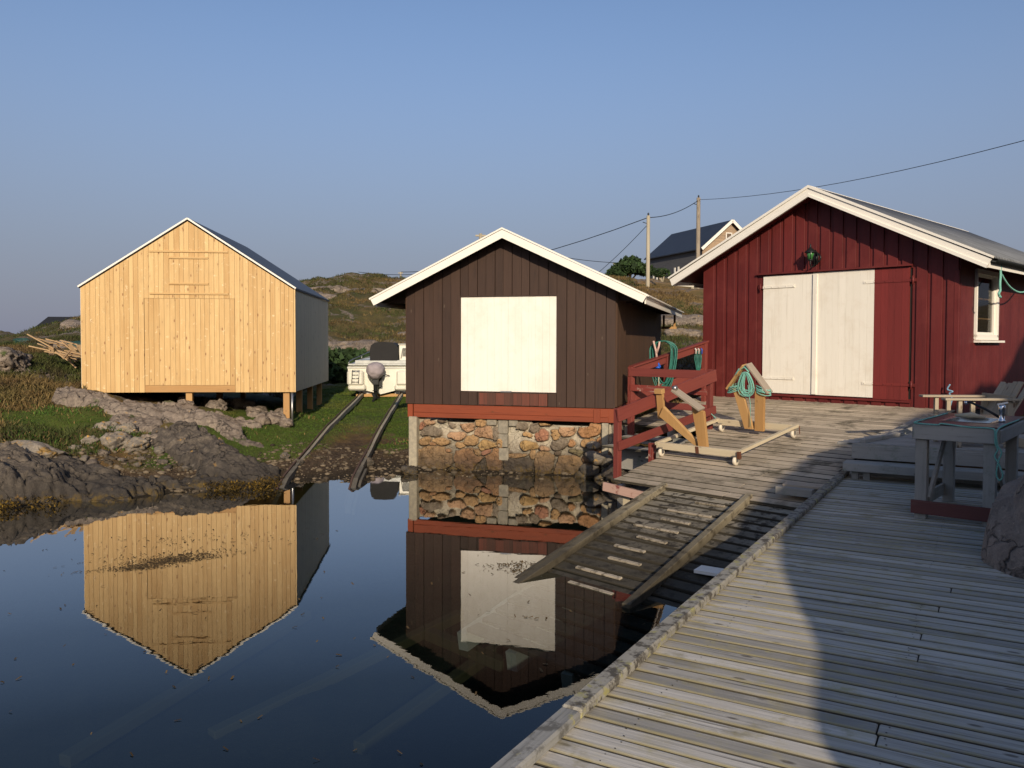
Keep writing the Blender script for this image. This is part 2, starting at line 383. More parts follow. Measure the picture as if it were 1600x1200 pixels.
M_black = plain('black_metal', (.02, .022, .022), .4, .3)
M_rope = plain('turquoise_rope', (.15, .42, .33), .8, c2=(.24, .50, .42), scale=60, bs=.5)
M_roofdark = plain('dark_roofing', (.045, .05, .06), .55, c2=(.06, .065, .075), scale=3)
M_roofgrey = plain('grey_corrugated_sheet', (.21, .22, .23), .6, .0, c2=(.14, .145, .15), scale=2.5, det=8)
mg, ntg, bg_ = nmat('window_glass')
bg_.inputs['Base Color'].default_value = (.01, .012, .012, 1); bg_.inputs['Roughness'].default_value = .04
bg_.inputs['Specular IOR Level'].default_value = .8; bg_.inputs['Alpha'].default_value = .35
M_glass = mg

# ------------------------------------------------------------ new pine boathouse (left)
t = empty('wooden_boathouse', (-9.051, 17.236, 0), R(5), 'unpainted new pine boathouse on posts with closed plank doors, left of the slipway', 'boathouse')
W_, L_, ZB, ZE, ZA = 4.38, 5.3, 1.22, 3.42, 4.84
zt = lambda x: ZE + (ZA - ZE) * (1 - abs(x - W_ / 2) / (W_ / 2))
mb = MB()
xs = splits(0, 1.28, .098, .18) + splits(1.28, 1.80, .098, .12)[1:] + splits(1.80, 2.62, .098, .15)[1:] + splits(2.62, 3.15, .098, .12)[1:] + splits(3.15, W_, .098, .18)[1:]
door = (1.28, 3.15, ZB, 3.215); hat = (1.80, 2.62, 3.535, 4.06)
gable_boards(mb, xs, ZB, zt, 0, .022, [door, hat], .0045, 0, W_ / 2)
mb.build('front_wall', M_pine, t)
mb = MB(); gable_boards(mb, splits(1.285, 2.215, .098, .15) + splits(2.218, 3.145, .098, .15)[1:], 1.372, lambda x: 3.21, .004, .02, (), .0045)
d = mb.build('door', M_pine, t)
mb = MB(); mb.box((2.215, -.004, 1.295), (1.865, .03, .145), long=0); mb.build('threshold', M_pineframe, t)
mb = MB(); gable_boards(mb, splits(1.80, 2.62, .098, .1), 3.537, lambda x: 4.058, .0, .021, (), .0045); mb.build('loft_hatch', M_pine, t)
for (a, b, z) in ((1.40, 3.02, 4.205), (1.80, 2.61, 4.072), (1.80, 2.61, 3.522), (1.40, 3.02, 3.315)):
    MB().box(((a + b) / 2, -.035, z), (b - a, .025, .038), long=0).build('drip_board', M_pine, t)
# core walls behind the cladding and cladding of the sides
mb = MB()
mb.prism([(.01, ZB + .01), (W_ - .01, ZB + .01), (W_ - .01, ZE - .02), (W_ / 2, ZA - .02), (.01, ZE - .02)], L_ - .05, ((0, .03, 0), EX, EZ, EY))
mb.build('core', M_pineframe, t)
for sx in (-1, 1):
    x = 0 if sx < 0 else W_; mb = MB()
    for a, b in zip(splits(0, L_, .098)[:-1], splits(0, L_, .098)[1:]):
        mb.box((x + sx * .008, (a + b) / 2, (ZB + ZE) / 2), (.016, b - a - .0045, ZE - ZB), long=2)
    mb.build('side_wall', M_pineshade, t)
mb = MB()
pt = ZA - ZE
for sx in (-1, 1):
    p0 = Vector((W_ / 2, -.02, ZA + .03)); p1 = Vector((W_ / 2 + sx * (W_ / 2 + .045), -.02, ZE - .005)); n_ = Vector((pt, 0, W_ / 2)).normalized() if sx > 0 else Vector((-pt, 0, W_ / 2)).normalized()
    dx = p1 - p0
    for yy in (0,):
        mb.add([p0, p1, p1 + EY * (L_ + .06), p0 + EY * (L_ + .06), p0 + EZ * .045, p1 + EZ * .045, p1 + EZ * .045 + EY * (L_ + .06), p0 + EZ * .045 + EY * (L_ + .06)],
               [(0, 1, 2, 3), (7, 6, 5, 4), (0, 4, 5, 1), (1, 5, 6, 2), (2, 6, 7, 3), (3, 7, 4, 0)])
mb.build('roof', M_roofdark, t)
for sx in (-1, 1):
    a = Vector((W_ / 2, -.034, ZA + .062)); b = Vector((W_ / 2 + sx * (W_ / 2 + .05), -.034, ZE + .024))
    MB().bar(a, b, .02, .034, (0, 0, 1)).build('verge_trim', M_white, t)
MB().box((W_ - .01 + .03, -.012, (ZB + ZE) / 2), (.03, .022, ZE - ZB), long=2).build('corner_board', M_pine, t)
mb = MB()
for x, y, zb_ in ((2.16, .12, .95), (4.2, .12, .55), (4.2, 1.7, .55), (4.2, 3.3, .5), (4.2, 4.9, .6), (2.16, 2.5, .8), (.4, 2.5, .9), (.4, 4.9, .9), (2.16, 4.9, .8)):
    MB().box((x, y, (ZB + zb_ - .4) / 2), (.13, .11, ZB - zb_ + .4), long=2).build('post', M_pineframe, t)
for y_ in (.13, 4.9): MB().box((W_ / 2, y_, ZB + .07), (W_ - .2, .12, .12)).build('floor_beam', M_pineframe, t)
MB().tube([(W_ - .05, .02, ZB), (W_ - .05, .02, .45)], .025, 10).build('pipe', M_metal, t)

# ------------------------------------------------------------ brown boathouse (middle)
t = empty('brown_boathouse', (-1.922, 14.947, 0), R(-16), 'dark brown boathouse with white closed hatch on a stone foundation at the water', 'boathouse')
W_, L_, ZB, ZE, ZA = 3.83, 7.35, 1.185, 3.16, 4.13; XA = 1.92
zt = lambda x: 4.172 - .4833 * abs(x - XA)
mb = MB(); hole = (1.045, 2.81, 1.42, 3.118)
xs = splits(0, 1.045, .172, .05) + splits(1.045, 2.81, .158, .05)[1:] + splits(2.81, W_, .165, .05)[1:]
gable_boards(mb, xs, ZB, zt, 0, .022, [hole], .009, .012, XA)
for x in (.0,): pass
mb.build('front_wall', M_brown, t)
mb = MB(); gable_boards(mb, splits(1.40, 2.65, .158, .05), ZB + .012, lambda x: 1.405, -.034, .003, (), .005, 0)
mb.build('repaired_boards', wood('faded_red_brown_boards', (.16, .05, .032), (.075, .035, .024), (.05, .025, .018), rough=.7), t)
mb = MB(); mb.prism([(.02, ZB + .02), (W_ - .02, ZB + .02), (W_ - .02, ZE + .05), (XA, ZA + .0), (.02, ZE + .05)], L_ - .1, ((0, .045, 0), EX, EZ, EY)); mb.build('core', M_dark, t)
M_hatch = wood('white_hatch_paint', (.85, .81, .72), (.81, .77, .68), (.70, .66, .57), grain=(1.0, 22), rough=.55, bs=.12, patch=(.77, .72, .62), patchscale=1.3, patchlo=.45, patchhi=.6)
for k, (a, b) in enumerate(((1.052, 1.9275), (1.929, 2.803))):
    mb = MB(); gable_boards(mb, splits(a, b, .125), 1.432, lambda x: 3.108, .012, .018, (), .0015, 0); o = mb.build('hatch_leaf', M_hatch, t)
mb = MB()
for (x, z, sx, sz) in ((1.93, 3.114, 1.77, .012),): mb.box((x, -.022, z), (sx, .03, sz))
mb.box((1.93, -.02, 1.425), (1.77, .03, .012)).box((1.045, -.02, 2.27), (.012, .03, 1.69)).box((2.812, -.02, 2.27), (.012, .03, 1.69))
mb.build('hatch_frame', M_brown, t)
MB().box((1.9, -.03, 1.436), (.2, .012, .02)).build('hatch_latch', M_metal, t)
mb = MB()
for a, b in zip(splits(0, L_, .098)[:-1], splits(0, L_, .098)[1:]):
    i_ = random.random()
    mb.box((W_ + .012, (a + b) / 2, (ZB + ZE) / 2 + .02), (.02, b - a - .03, ZE - ZB), long=2); mb.box((W_, (a + b) / 2 , (ZB + ZE) / 2 + .02), (.014, b - a, ZE - ZB), long=2)
mb.build('side_wall', M_brownside, t)
mb = MB()
for a, b in zip(splits(0, L_, .165)[:-1], splits(0, L_, .165)[1:]): mb.box((-.01, (a + b) / 2, (ZB + ZE) / 2), (.02, b - a - .004, ZE - ZB), long=2)
mb.build('side_wall', M_brownside, t)
# roof: front verge overhang .30, eaves to -.55 / 4.40
def slopebox(mb, xa, za, xe, ze, y0, y1, th):
    vs = [(xa, y0, za), (xe, y0, ze), (xe, y1, ze), (xa, y1, za), (xa, y0, za + th), (xe, y0, ze + th), (xe, y1, ze + th), (xa, y1, za + th)]
    mb.add(vs, [(0, 1, 2, 3), (7, 6, 5, 4), (0, 4, 5, 1), (1, 5, 6, 2), (2, 6, 7, 3), (3, 7, 4, 0)])
mb = MB()
for sx in (-1, 1): slopebox(mb, XA, 4.20, XA + sx * 2.42, 3.03, -.35, L_ + .2, .035)
mb.build('roof', M_roofdark, t)
mb = MB()
for sx in (-1, 1): slopebox(mb, XA, 4.172, XA + sx * 2.40, 3.012, -.34, L_ + .2, .024)
mb.build('roof_underside', M_brown, t)
for sx in (-1, 1):
    e = Vector((XA + sx * 2.45, -.29, 3.06)); a = Vector((XA, -.29, 4.20)); dn = Vector((0, 0, 1))
    mb = MB()
    mb.prism([(0, 4.085), (sx * 2.40, 2.955), (sx * 2.46, 3.06), (0, 4.225)] if sx > 0 else [(0, 4.085), (0, 4.225), (-2.46, 3.06), (-2.40, 2.955)], .022, ((XA, -.35, 0), EX, EZ, -EY), grain='x')
    v0 = MB(); mb.prism([(0, 4.235), (0, 4.265), (sx * 2.49, 3.085), (sx * 2.48, 3.057)] if sx < 0 else [(0, 4.235), (2.48, 3.057), (2.49, 3.085), (0, 4.265)], .045, ((XA, -.335, 0), EX, EZ, -EY), grain='x')
    o = mb.build('barge_board', M_white, t)
    MB().box((XA + sx * 2.425, L_ / 2 - .02, 3.0), (.025, L_ + .38, .115), long=1).build('eave_fascia', M_white, t)
    MB().box((XA + sx * 2.46, L_ / 2 - .02, 3.075), (.06, L_ + .42, .02), long=1).build('eave_strip', M_white, t)
for k in range(9):
    for sx in (-1, 1): MB().box((XA + sx * 2.15, .2 + k * .86, 3.06), (.46, .05, .09)).build('rafter_end', M_brown, t)
mb = MB(); mb.box((4.06, L_ - .12, 2.68), (.38, .07, .06)).box((3.93, L_ - .12, 2.85), (.05, .05, .3)).box((4.2, L_ - .12, 2.85), (.05, .05, .3)); mb.build('eave_bracket', M_pineframe, t)
# red sill beam
mb = MB(); mb.box((W_ / 2 + .02, -.0, 1.10), (W_ - .26, .07, .15), long=0).box((W_ / 2 + .02, -.006, .982), (W_ - .26, .07, .085), long=0)
mb.box((.08, .0, 1.055), (.10, .075, .235), long=2).box((3.52, -.01, 1.05), (.12, .08, .24), long=2).box((3.75, .0, 1.055), (.12, .06, .24), long=2)
for a in (.1,): mb.box((W_ - .02, L_ / 2, 1.08), (.06, L_ - .1, .2), long=1)
mb.build('sill_beam', M_redbeam, t, .006)
# mortared stone foundation
M_mortar = rockmat('mortar', (.46, .41, .32), (.36, .32, .25), (.52, .46, .36), wet=True, scale=3, pale=.3)
mb = MB()
mb.box((1.92, 1.04, .3), (3.66, 1.86, 1.1)).box((3.55, 4.3, .3), (.4, 6, 1.15)).box((.3, 4.3, .3), (.4, 6, 1.15))
mb.build('foundation', M_mortar, t)
M_conc = plain('old_concrete', (.40, .35, .25), .85, c2=(.28, .25, .19), scale=14, bs=.6, det=8)
MB().box((.145, .0, .47), (.155, .16, .96), long=2).build('concrete_pillar', M_conc, t, .01); MB().box((3.66, .01, .45), (.11, .14, .96), long=2).build('concrete_pillar', M_conc, t, .01)
mb = MB(); mb.box((1.83, .05, .8), (.18, .1, .24)).box((1.83, .045, .56), (.175, .1, .23)).box((1.85, .04, .32), (.18, .12, .22)).box((1.62, .055, .88), (.18, .1, .11)).box((2.02, .055, .88), (.17, .1, .12))
mb.build('concrete_blocks', plain('weathered_concrete', (.30, .265, .2), .9, c2=(.2, .18, .14), scale=16, bs=.8, det=8), t, .012)
SC = {'o': (1.2, .95, .65), 't': (1.35, 1.05, .68), 'b': (1.1, .75, .48), 'g': (.72, .72, .72), 'd': (.42, .38, .34), 'p': (1.3, 1.0, .8), 'y': (1.35, 1.08, .62), 'r': (1.2, .72, .6), 'v': (.6, .62, .45), 'O': (1.4, .95, .62)}
ST = [(240, 385, 122, 78, 'o'), (435, 390, 92, 72, 'b'), (612, 398, 64, 72, 'b'), (762, 430, 90, 55, 'd'), (915, 415, 75, 70, 'o'), (1062, 436, 88, 60, 't'), (530, 430, 45, 40, 'd'),
      (210, 222, 78, 30, 'g'), (170, 282, 42, 27, 't'), (275, 283, 62, 25, 't'), (375, 240, 62, 24, 'p'), (200, 165, 46, 20, 'p'), (330, 165, 28, 24, 'g'), (275, 146, 30, 13, 'd'), (152, 190, 22, 30, 'r'),
      (440, 175, 52, 38, 'p'), (525, 160, 36, 22, 't'), (460, 272, 46, 32, 't'), (392, 296, 36, 20, 't'), (540, 222, 66, 42, 'p'), (562, 305, 58, 30, 'y'), (640, 300, 26, 36, 't'), (325, 340, 22, 18, 'O'),
      (560, 350, 40, 18, 'r'), (622, 230, 36, 44, 'g'), (820, 308, 58, 34, 'y'), (905, 236, 46, 40, 'r'), (915, 326, 36, 18, 'p'), (1055, 210, 56, 34, 'p'), (1205, 210, 78, 44, 'O'),
      (1090, 290, 27, 24, 'O'), (1010, 292, 52, 44, 'g'), (1195, 286, 54, 28, 't'), (1125, 346, 44, 18, 'v'), (1010, 350, 26, 14, 'd'), (740, 376, 72, 18, 't'), (860, 190, 36, 28, 'g'), (815, 235, 34, 14, 't'),
      (930, 160, 46, 18, 't'), (1280, 300, 32, 44, 'b'), (1190, 412, 36, 34, 'b'), (1282, 410, 56, 36, 'b'), (1226, 480, 52, 26, 'b'), (94, 402, 28, 30, 't'), (835, 375, 20, 30, 't'),
      (1260, 355, 60, 26, 'b'), (780, 190, 34, 24, 'g'), (1150, 160, 40, 16, 't'), (690, 350, 30, 14, 'g'), (500, 340, 26, 20, 't'), (230, 300, 30, 14, 'b'), (350, 455, 40, 22, 'd'), (980, 235, 22, 30, 't')]
TB = Matrix.Translation((-1.922, 14.947, 0)) @ Matrix.Rotation(R(-16), 4, 'Z'); TBI = TB.inverted()
def ico(sub):
    import bmesh
    bm = bmesh.new(); bmesh.ops.create_icosphere(bm, subdivisions=sub, radius=1)
    v = np.array([q.co[:] for q in bm.verts]); f = np.array([[q.index for q in p.verts] for p in bm.faces]); bm.free(); return v, f
IV3, IF3 = ico(3); IV4, IF4 = ico(4); IV2, IF2 = ico(2); IV5, IF5 = ico(5); IV1, IF1 = ico(1)
SP = []
for cx, cy, rx, ry, cc in ST:
    d = ray(620 + cx / 4, 620 + cy / 4); o = Vector((0, 0, H)); ol = TBI @ o; dl = TBI.to_3x3() @ d
    q = ol + dl * (-.0 - ol.y) / dl.y; dist = (TB @ q).y / 1280 / 4
    SP.append((q.x, q.z, rx * dist, ry * dist, np.array(SC[cc]) * random.uniform(.85, 1.1)))
gx, gz_ = np.meshgrid(np.linspace(.06, 3.745, 420), np.linspace(-.25, 1.0, 145), indexing='ij')
topz = .925 + .05 * vnoise(gx * 3.1, 3.3) - np.where(((gx > .45) & (gx < 1.3)) | ((gx > 2.35) & (gx < 3.4)), .05, 0.)
gz_ = -.25 + (topz + .25) * (gz_ + .25) / 1.25
wx = gx + .035 * fbm(gx * 5, gz_ * 5, 0, 4, 4) + .008 * fbm(gx * 26, gz_ * 26, 0, 3, 6); wz = gz_ + .035 * fbm(gx * 5, gz_ * 5, 7, 4, 5)
D_ = np.stack([(np.abs((wx - x) / rx) ** 2.6 + np.abs((wz - z_) / rz__) ** 2.6) ** (1 / 2.6) for x, z_, rx, rz__, _ in SP])
o_ = np.argsort(D_, 0); d1 = np.take_along_axis(D_, o_[:1], 0)[0]; d2 = np.take_along_axis(D_, o_[1:2], 0)[0]; id_ = o_[0]; e_ = d2 - d1
lim = np.where(gz_ < .35, 1.35, 1.06)
stone = np.clip((lim - d1) / .10, 0, 1) * np.clip((e_ - .05) / .16, 0, 1)
dome = np.sqrt(np.clip(1 - (d1 / (lim + .1)) ** 2.6, 0, 1))
off = _h(id_, id_, id_ * 0, 5) ; big = np.array([min(1, s_[2] / .2) for s_ in SP])[id_]
rel = stone * (.035 + .05 * dome * (.5 + .6 * big) + .03 * off) + .014 * fbm(gx * 9, gz_ * 9, 1, 5, 8) * (.5 + stone) - .008 * (1 - stone) * (e_ < .3)
rel = rel + .012 * stone * np.round(2.5 * fbm(gx * 4 + id_, gz_ * 4, id_ * .7, 3, 12)) / 2
cs_ = np.array([s_[4] for s_ in SP])[id_]; mort = np.array([1.45, 1.62, 1.75]) * (.85 + .2 * fbm(gx * 6, gz_ * 6, 0, 3, 3))[..., None]
cc_ = cs_ * stone[..., None] + mort * (1 - stone[..., None]); cols = np.concatenate([cc_, np.ones(gx.shape + (1,))], -1)
ii = np.arange(gx.size).reshape(gx.shape)
M_fstone = rockmat('foundation_stone', (.30, .24, .17), (.22, .165, .115), (.36, .29, .2), wet=True, scale=3.0, pale=.25, attr=True)
npmesh('rubble_facing', np.stack([gx, .075 - rel, gz_], -1).reshape(-1, 3), np.stack([ii[:-1, :-1], ii[1:, :-1], ii[1:, 1:], ii[:-1, 1:]], -1).reshape(-1, 4), M_fstone, t, True, {'scol': ('FLOAT_COLOR', cols.reshape(-1))})

# ------------------------------------------------------------ red boathouse (right)
t = empty('red_boathouse', sv(14, -9.03, 0), R(-46), 'dark red boathouse with half white double doors and grey corrugated roof', 'boathouse')
W_, L_, ZB, ZE, ZA = 4.63, 7.4, 1.215, 3.52, 4.66; XA = 2.32
zt = lambda x: 4.895 - .4929 * abs(x - XA)
v0 = 9.03
dr = (-7.735 + v0, -5.13 + v0, 1.385, 3.535)
mb = MB()
for y_ in (.0, L_ - .05): mb.prism([(.01, ZB), (W_ - .01, ZB), (W_ - .01, zt(W_)), (XA, zt(XA)), (.01, zt(0))], .04, ((0, y_, 0), EX, EZ, EY))
mb.box((W_ / 2, L_ / 2, 1.15), (W_ - .02, L_ - .02, .08)); mb.build('core', M_dark, t)
mb = MB(); gable_boards(mb, splits(0, W_, .235), ZB, zt, -.001, .016, [dr], 0.002, 0, XA)
xs = splits(0, W_, .235)
for i, x in enumerate(xs[:-1]):
    x0, x1 = x + .07, x + .232
    if i == 0: x0 = 0.0
    r = random.random()
    segs = [(ZB, None)]
    if dr[0] < (x0 + x1) / 2 < dr[1]: segs = [(ZB, dr[2] - .02), (dr[3] + .03, None)]
    for a, b in segs:
        if b: poly = [(x0, a), (x1, a), (x1, b), (x0, b)]
        else:
            poly = [(x0, a), (x1, a), (x1, zt(x1))] + ([(XA, zt(XA))] if x0 < XA < x1 else []) + [(x0, zt(x0))]
        mb.prism(poly, .024, ((0, -.0185, 0), EX, EZ, -EY), rnd=r)
mb.box((W_ - .02, -.02, (ZB + 3.45) / 2), (.07, .055, 3.45 - ZB), long=2)
mb.build('front_wall', M_red, t, .003)
yw = (14.70 - 14, 15.86 - 14)
for sx, x in ((1, W_), (-1, 0)):
    mb = MB()
    for a, b in zip(splits(0, L_, .135)[:-1], splits(0, L_, .135)[1:]):
        if sx > 0 and yw[0] < (a + b) / 2 < yw[1]:
            mb.box((x + sx * .01, (a + b) / 2, (ZB + 2.38) / 2), (.02, b - a - .003, 2.38 - ZB), long=2)
            mb.box((x + sx * .01, (a + b) / 2, 3.60), (.02, b - a - .003, .18), long=2)
        else:
            mb.box((x + sx * .01, (a + b) / 2, (.9 + 3.7) / 2), (.02, b - a - .003, 3.7 - .9), long=2)
    mb.build('side_wall', M_red, t)
# doors: seam at v=-6.77, white to v=-5.695
M_redbright = wood('bright_red_door_paint', (.19, .03, .026), (.15, .025, .022), (.10, .018, .016), grain=(1.2, 24), rough=.5, bs=.2, patch2=((.35, .12, .1), 30, .74, .78))
sm = -6.77 + v0; wr = -5.695 + v0
lf = empty('door_leaf'); lf.parent = t
mb = MB(); gable_boards(mb, splits(dr[0], sm - .001, .115), dr[2], lambda x: dr[3], -.014, .03, (), .0015); mb.build('door_panel', M_whitedoor, lf)
rf = empty('door_leaf'); rf.parent = t
mb = MB(); gable_boards(mb, splits(sm + .001, wr, .115), dr[2], lambda x: dr[3] + .01, -.014, .036, (), .0015); mb.build('white_door_panel', M_whitedoor, rf)
mb = MB(); gable_boards(mb, splits(wr, dr[1], .115), dr[2] - .02, lambda x: dr[3] + .01, -.014, .036, (), .0015); mb.build('red_door_panel', M_redbright, rf)
mb = MB(); mb.box((sm + .045, -.062, 2.46), (.075, .022, 2.13), long=2); mb.build('cover_strip', M_whitedoor, rf)
for (pr, x0, x1, z, m_) in ((lf, dr[0], dr[0] + .62, 3.33, M_whitedoor), (lf, dr[0], dr[0] + .62, 1.66, M_whitedoor), (rf, wr - .18, wr, 3.33, M_whitedoor), (rf, wr - .18, wr, 1.62, M_whitedoor), (rf, wr, dr[1] + .03, 3.33, M_redbright), (rf, wr, dr[1] + .03, 1.62, M_redbright)):
    h = MB().box(((x0 + x1) / 2, -.056, z), (x1 - x0, .012, .045), long=0)
    n_ = int((x1 - x0) / .14) + 1
    for k in range(n_): h.lathe([(.009, 0), (.009, .006), (.004, .009)], ((x0 + .04 + k * .14), -.062, z), Matrix.Rotation(R(90), 3, 'X'), 6)
    h.build('strap_hinge', m_, pr)
for x, z in ((dr[0] - .05, 3.33), (dr[0] - .05, 1.66), (dr[1] + .06, 3.33), (dr[1] + .06, 1.62)):
    MB().tube([(x, -.07, z - .07), (x, -.07, z + .07)], .017, 8).box((x, -.05, z), (.09, .03, .05)).build('hinge_pin', M_red, t)
MB().box((dr[0] + 1.27, -.072, 3.575), (2.76, .075, .028), long=0).build('drip_board', M_red, t)
MB().box((dr[0] + 1.31, -.06, 1.345), (2.70, .035, .03), long=0).build('door_sill', M_red, t)
# window on the right side wall
wf = empty('window'); wf.parent = t; X = W_ + .02
ym = sum(yw) / 2
mb = MB()
for y0, y1, z0, z1 in ((yw[0], yw[0] + .035, 2.40, 3.50), (yw[1] - .09, yw[1], 2.40, 3.50), (yw[0], yw[1], 3.44, 3.52), (yw[0], yw[1], 2.36, 2.45)):
    mb.box((X + .012, (y0 + y1) / 2, (z0 + z1) / 2), (.05, y1 - y0, z1 - z0))
mb.build('frame', M_white, wf, .004)
mb = MB()
for y0, y1, z0, z1 in ((yw[1] - .14, yw[1] - .09, 2.45, 3.44), (yw[0] + .1, yw[1] - .12, 2.45, 2.49), (yw[0] + .1, yw[1] - .12, 3.4, 3.44)):
    mb.box((X - .03, (y0 + y1) / 2, (z0 + z1) / 2), (.05, y1 - y0, z1 - z0))
mb.build('sash', M_white, wf)
MB().box((X - .035, ym, 2.94), (.006, yw[1] - yw[0] - .2, .95)).build('pane', M_glass, wf)
MB().box((X + .05, ym + .04, 2.335), (.12, yw[1] - yw[0] + .12, .035)).build('sill', M_white, wf)
# things on shelves seen through the pane
sh = MB().box((X - .12, ym, 3.05), (.13, .98, .02)).box((X - .12, ym, 2.72), (.13, .98, .02)).box((X - .12, ym, 2.48), (.13, .98, .02)); sh.build('shelf', M_pineframe, t)
# roof
mb = MB(); nw = 300
for sx in (-1, 1):
    vs = []; npz = 40
    for j in range(2 * (nw) + 1):
        y = -.36 + (L_ + .5) * j / (2 * nw)
        z = .022 * math.cos(j * math.pi / 3)
        for q in (0, 1):
            x = XA + sx * (.02 + q * 2.86); vs.append((x, y, 5.0 - q * 1.40 + z))
    o_ = len(vs)
    fs = [(2 * j, 2 * j + 1, 2 * j + 3, 2 * j + 2) if sx > 0 else (2 * j, 2 * j + 2, 2 * j + 3, 2 * j + 1) for j in range(2 * nw)]
    mb.add(vs, fs, None, None, True)
rr_ = mb.build('roof', M_roofgrey, t)
md = rr_.modifiers.new('solid', 'SOLIDIFY'); md.thickness = .006
mb = MB()
for sx in (-1, 1): slopebox(mb, XA, 4.90, XA + sx * 2.80, 3.52, -.36, L_ + .12, .05)
mb.build('roof_underside', M_red, t)
mb = MB(); mb.tube([(XA, -.37, 5.0), (XA, L_ + .16, 5.0)], .035, 8); 
for sx in (-1, 1): slopebox(mb, XA, 5.028, XA + sx * .12, 4.975, -.37, L_ + .16, .008)
mb.build('ridge_cap', M_white, t)
for sx in (-1, 1):
    mb = MB()
    A_ = [(0, 4.835), (2.80, 3.43), (2.87, 3.56), (0, 4.985)]; B_ = [(0, 4.985), (2.89, 3.57), (2.90, 3.60), (0, 5.035)]
    if sx < 0: A_ = [(-a, b) for a, b in A_][::-1]; B_ = [(-a, b) for a, b in B_][::-1]
    mb.prism(A_, .024, ((XA, -.375, 0), EX, EZ, -EY), grain='x'); mb.prism(B_, .055, ((XA, -.365, 0), EX, EZ, -EY), grain='x')
    C_ = [(0, 4.835), (2.80, 3.43), (2.825, 3.475), (0, 4.885)]
    if sx < 0: C_ = [(-a, b) for a, b in C_][::-1]
    mb.prism(C_, .018, ((XA, -.399, 0), EX, EZ, -EY), grain='x')
    mb.build('barge_board', M_white, t)
    MB().box((XA + sx * 2.81, L_ / 2 - .1, 3.50), (.024, L_ + .5, .125), long=1).build('eave_fascia', M_white, t)
    mb = MB(); vs = []
    for j in range(7):
        q = math.pi * j / 6
        for y in (-.3, L_ + .1): vs.append((XA + sx * (2.88 + .05 * math.cos(q)), y, 3.565 - .05 * math.sin(q)))
    mb.add(vs, [(2 * j, 2 * j + 1, 2 * j + 3, 2 * j + 2) for j in range(6)], None, None, True)
    g = mb.build('gutter', M_black, t); md = g.modifiers.new('solid', 'SOLIDIFY'); md.thickness = .004

# ------------------------------------------------------------ ramp in front of the red boathouse
TH = math.atan(KS); RS = 1 / math.cos(TH)
MR = Matrix.Translation(sv(S0, 0, 0)) @ Matrix.Rotation(R(-46), 4, 'Z') @ Matrix.Rotation(TH, 4, 'X')
def ry(s): return (s - S0) * RS
def vw(s, q=-1.645): return (q - .2706 * s) / .9627
t = empty('boat_ramp', M=MR, label='sloping deck of weathered boards leading up to the red boathouse doors', cat='deck')
mb = MB(); s = 8.64
def plank_row(mb, x0, x1, yc, wd, th=.036, joint=None, z=0., ex=.02):
    a, b = x0 + random.uniform(-ex, ex), x1
    cuts = [a] + ([joint] if joint and a < joint < b else []) + [b]
    for i in range(len(cuts) - 1):
        L = cuts[i + 1] - cuts[i] - .004
        Mx = Matrix.Rotation(random.gauss(0, .0022), 3, 'Z') @ Matrix.Rotation(random.gauss(0, .006), 3, 'X')
        mb.box(((cuts[i] + cuts[i + 1]) / 2, yc, z - th / 2 + random.uniform(-.0025, .0025)), (L, wd, th), Mx, 0)
while s < 13.98:
    p = .188 if s < 11.3 else .124
    x0 = -6.97 - (s - 8.64) * .13 if s < 11.30 else -9.05
    x1 = vw(s) if s < 10.62 else (-4.62 if s < 12.7 else -4.40)
    jt = random.choice([-6.2, -5.6, -5.3, None, None, None]) if s < 11.3 else random.choice([-7.9, -6.6, None, None])
    plank_row(mb, x0, x1, ry(s + p / 2), (p - (.020 if s < 11.3 else .010)) * RS, joint=jt)
    s += p
mb.build('deck_boards', M_deck, t, .009, seg=2)
mb = MB()
for x in (-6.95, -6.2, -5.4, -4.75): mb.box((x, ry(10.1), -.036 - .07), (.05, ry(11.3) - ry(8.75), .14), long=1)
for x in (-8.9, -8.0, -7.1, -6.2, -5.3, -4.5): mb.box((x, ry(12.65), -.036 - .07), (.05, ry(13.95) - ry(11.35), .14), long=1)
for s_ in (8.95, 11.2, 11.45, 13.7): mb.box((-6.0 if s_ < 11.3 else -6.75, ry(s_), -.25), (2.3 if s_ < 11.3 else 4.4, .1, .14), long=0)
mb.build('joist', M_grey, t)
MB().box((-4.615, ry(11.9), .03), (.09, 2.2, .075), long=1).build('edge_beam', M_grey, t)
for (s_, v_) in ((9.0, -6.6), (9.0, -5.0), (11.2, -7.1), (11.4, -8.85), (13.6, -8.8), (11.4, -4.7), (13.6, -4.6), (12.4, -6.7), (10.1, -6.0)):
    zz = rz(s_) - .3; L = zz + .6; p = MR.inverted() @ sv(s_, v_, zz - L / 2)
    MB().box((0, 0, 0), (.1, .1, L), long=2).build('post', M_redpeel if s_ < 9.5 else M_grey, t, loc=p).rotation_euler = (-TH, 0, 0)
mi = MR.inverted()
o = MB().box((0, 0, 0), (.86, .055, .115), long=0).build('cross_beam', wood('bleached_pink_board', (.50, .33, .26), (.40, .24, .19), (.3, .1, .08), rough=.8, patch=(.22, .06, .05), patchscale=9, patchlo=.56, patchhi=.66), t, .004, loc=mi @ sv(8.66, -6.72, .305)); o.rotation_euler = (-TH, R(4), 0)
o = MB().box((0, 0, 0), (.12, .1, .9), long=2).build('corner_post', M_pinepale, t, .004, loc=mi @ sv(8.78, -6.82, -.12)); o.rotation_euler = (-TH, 0, 0)

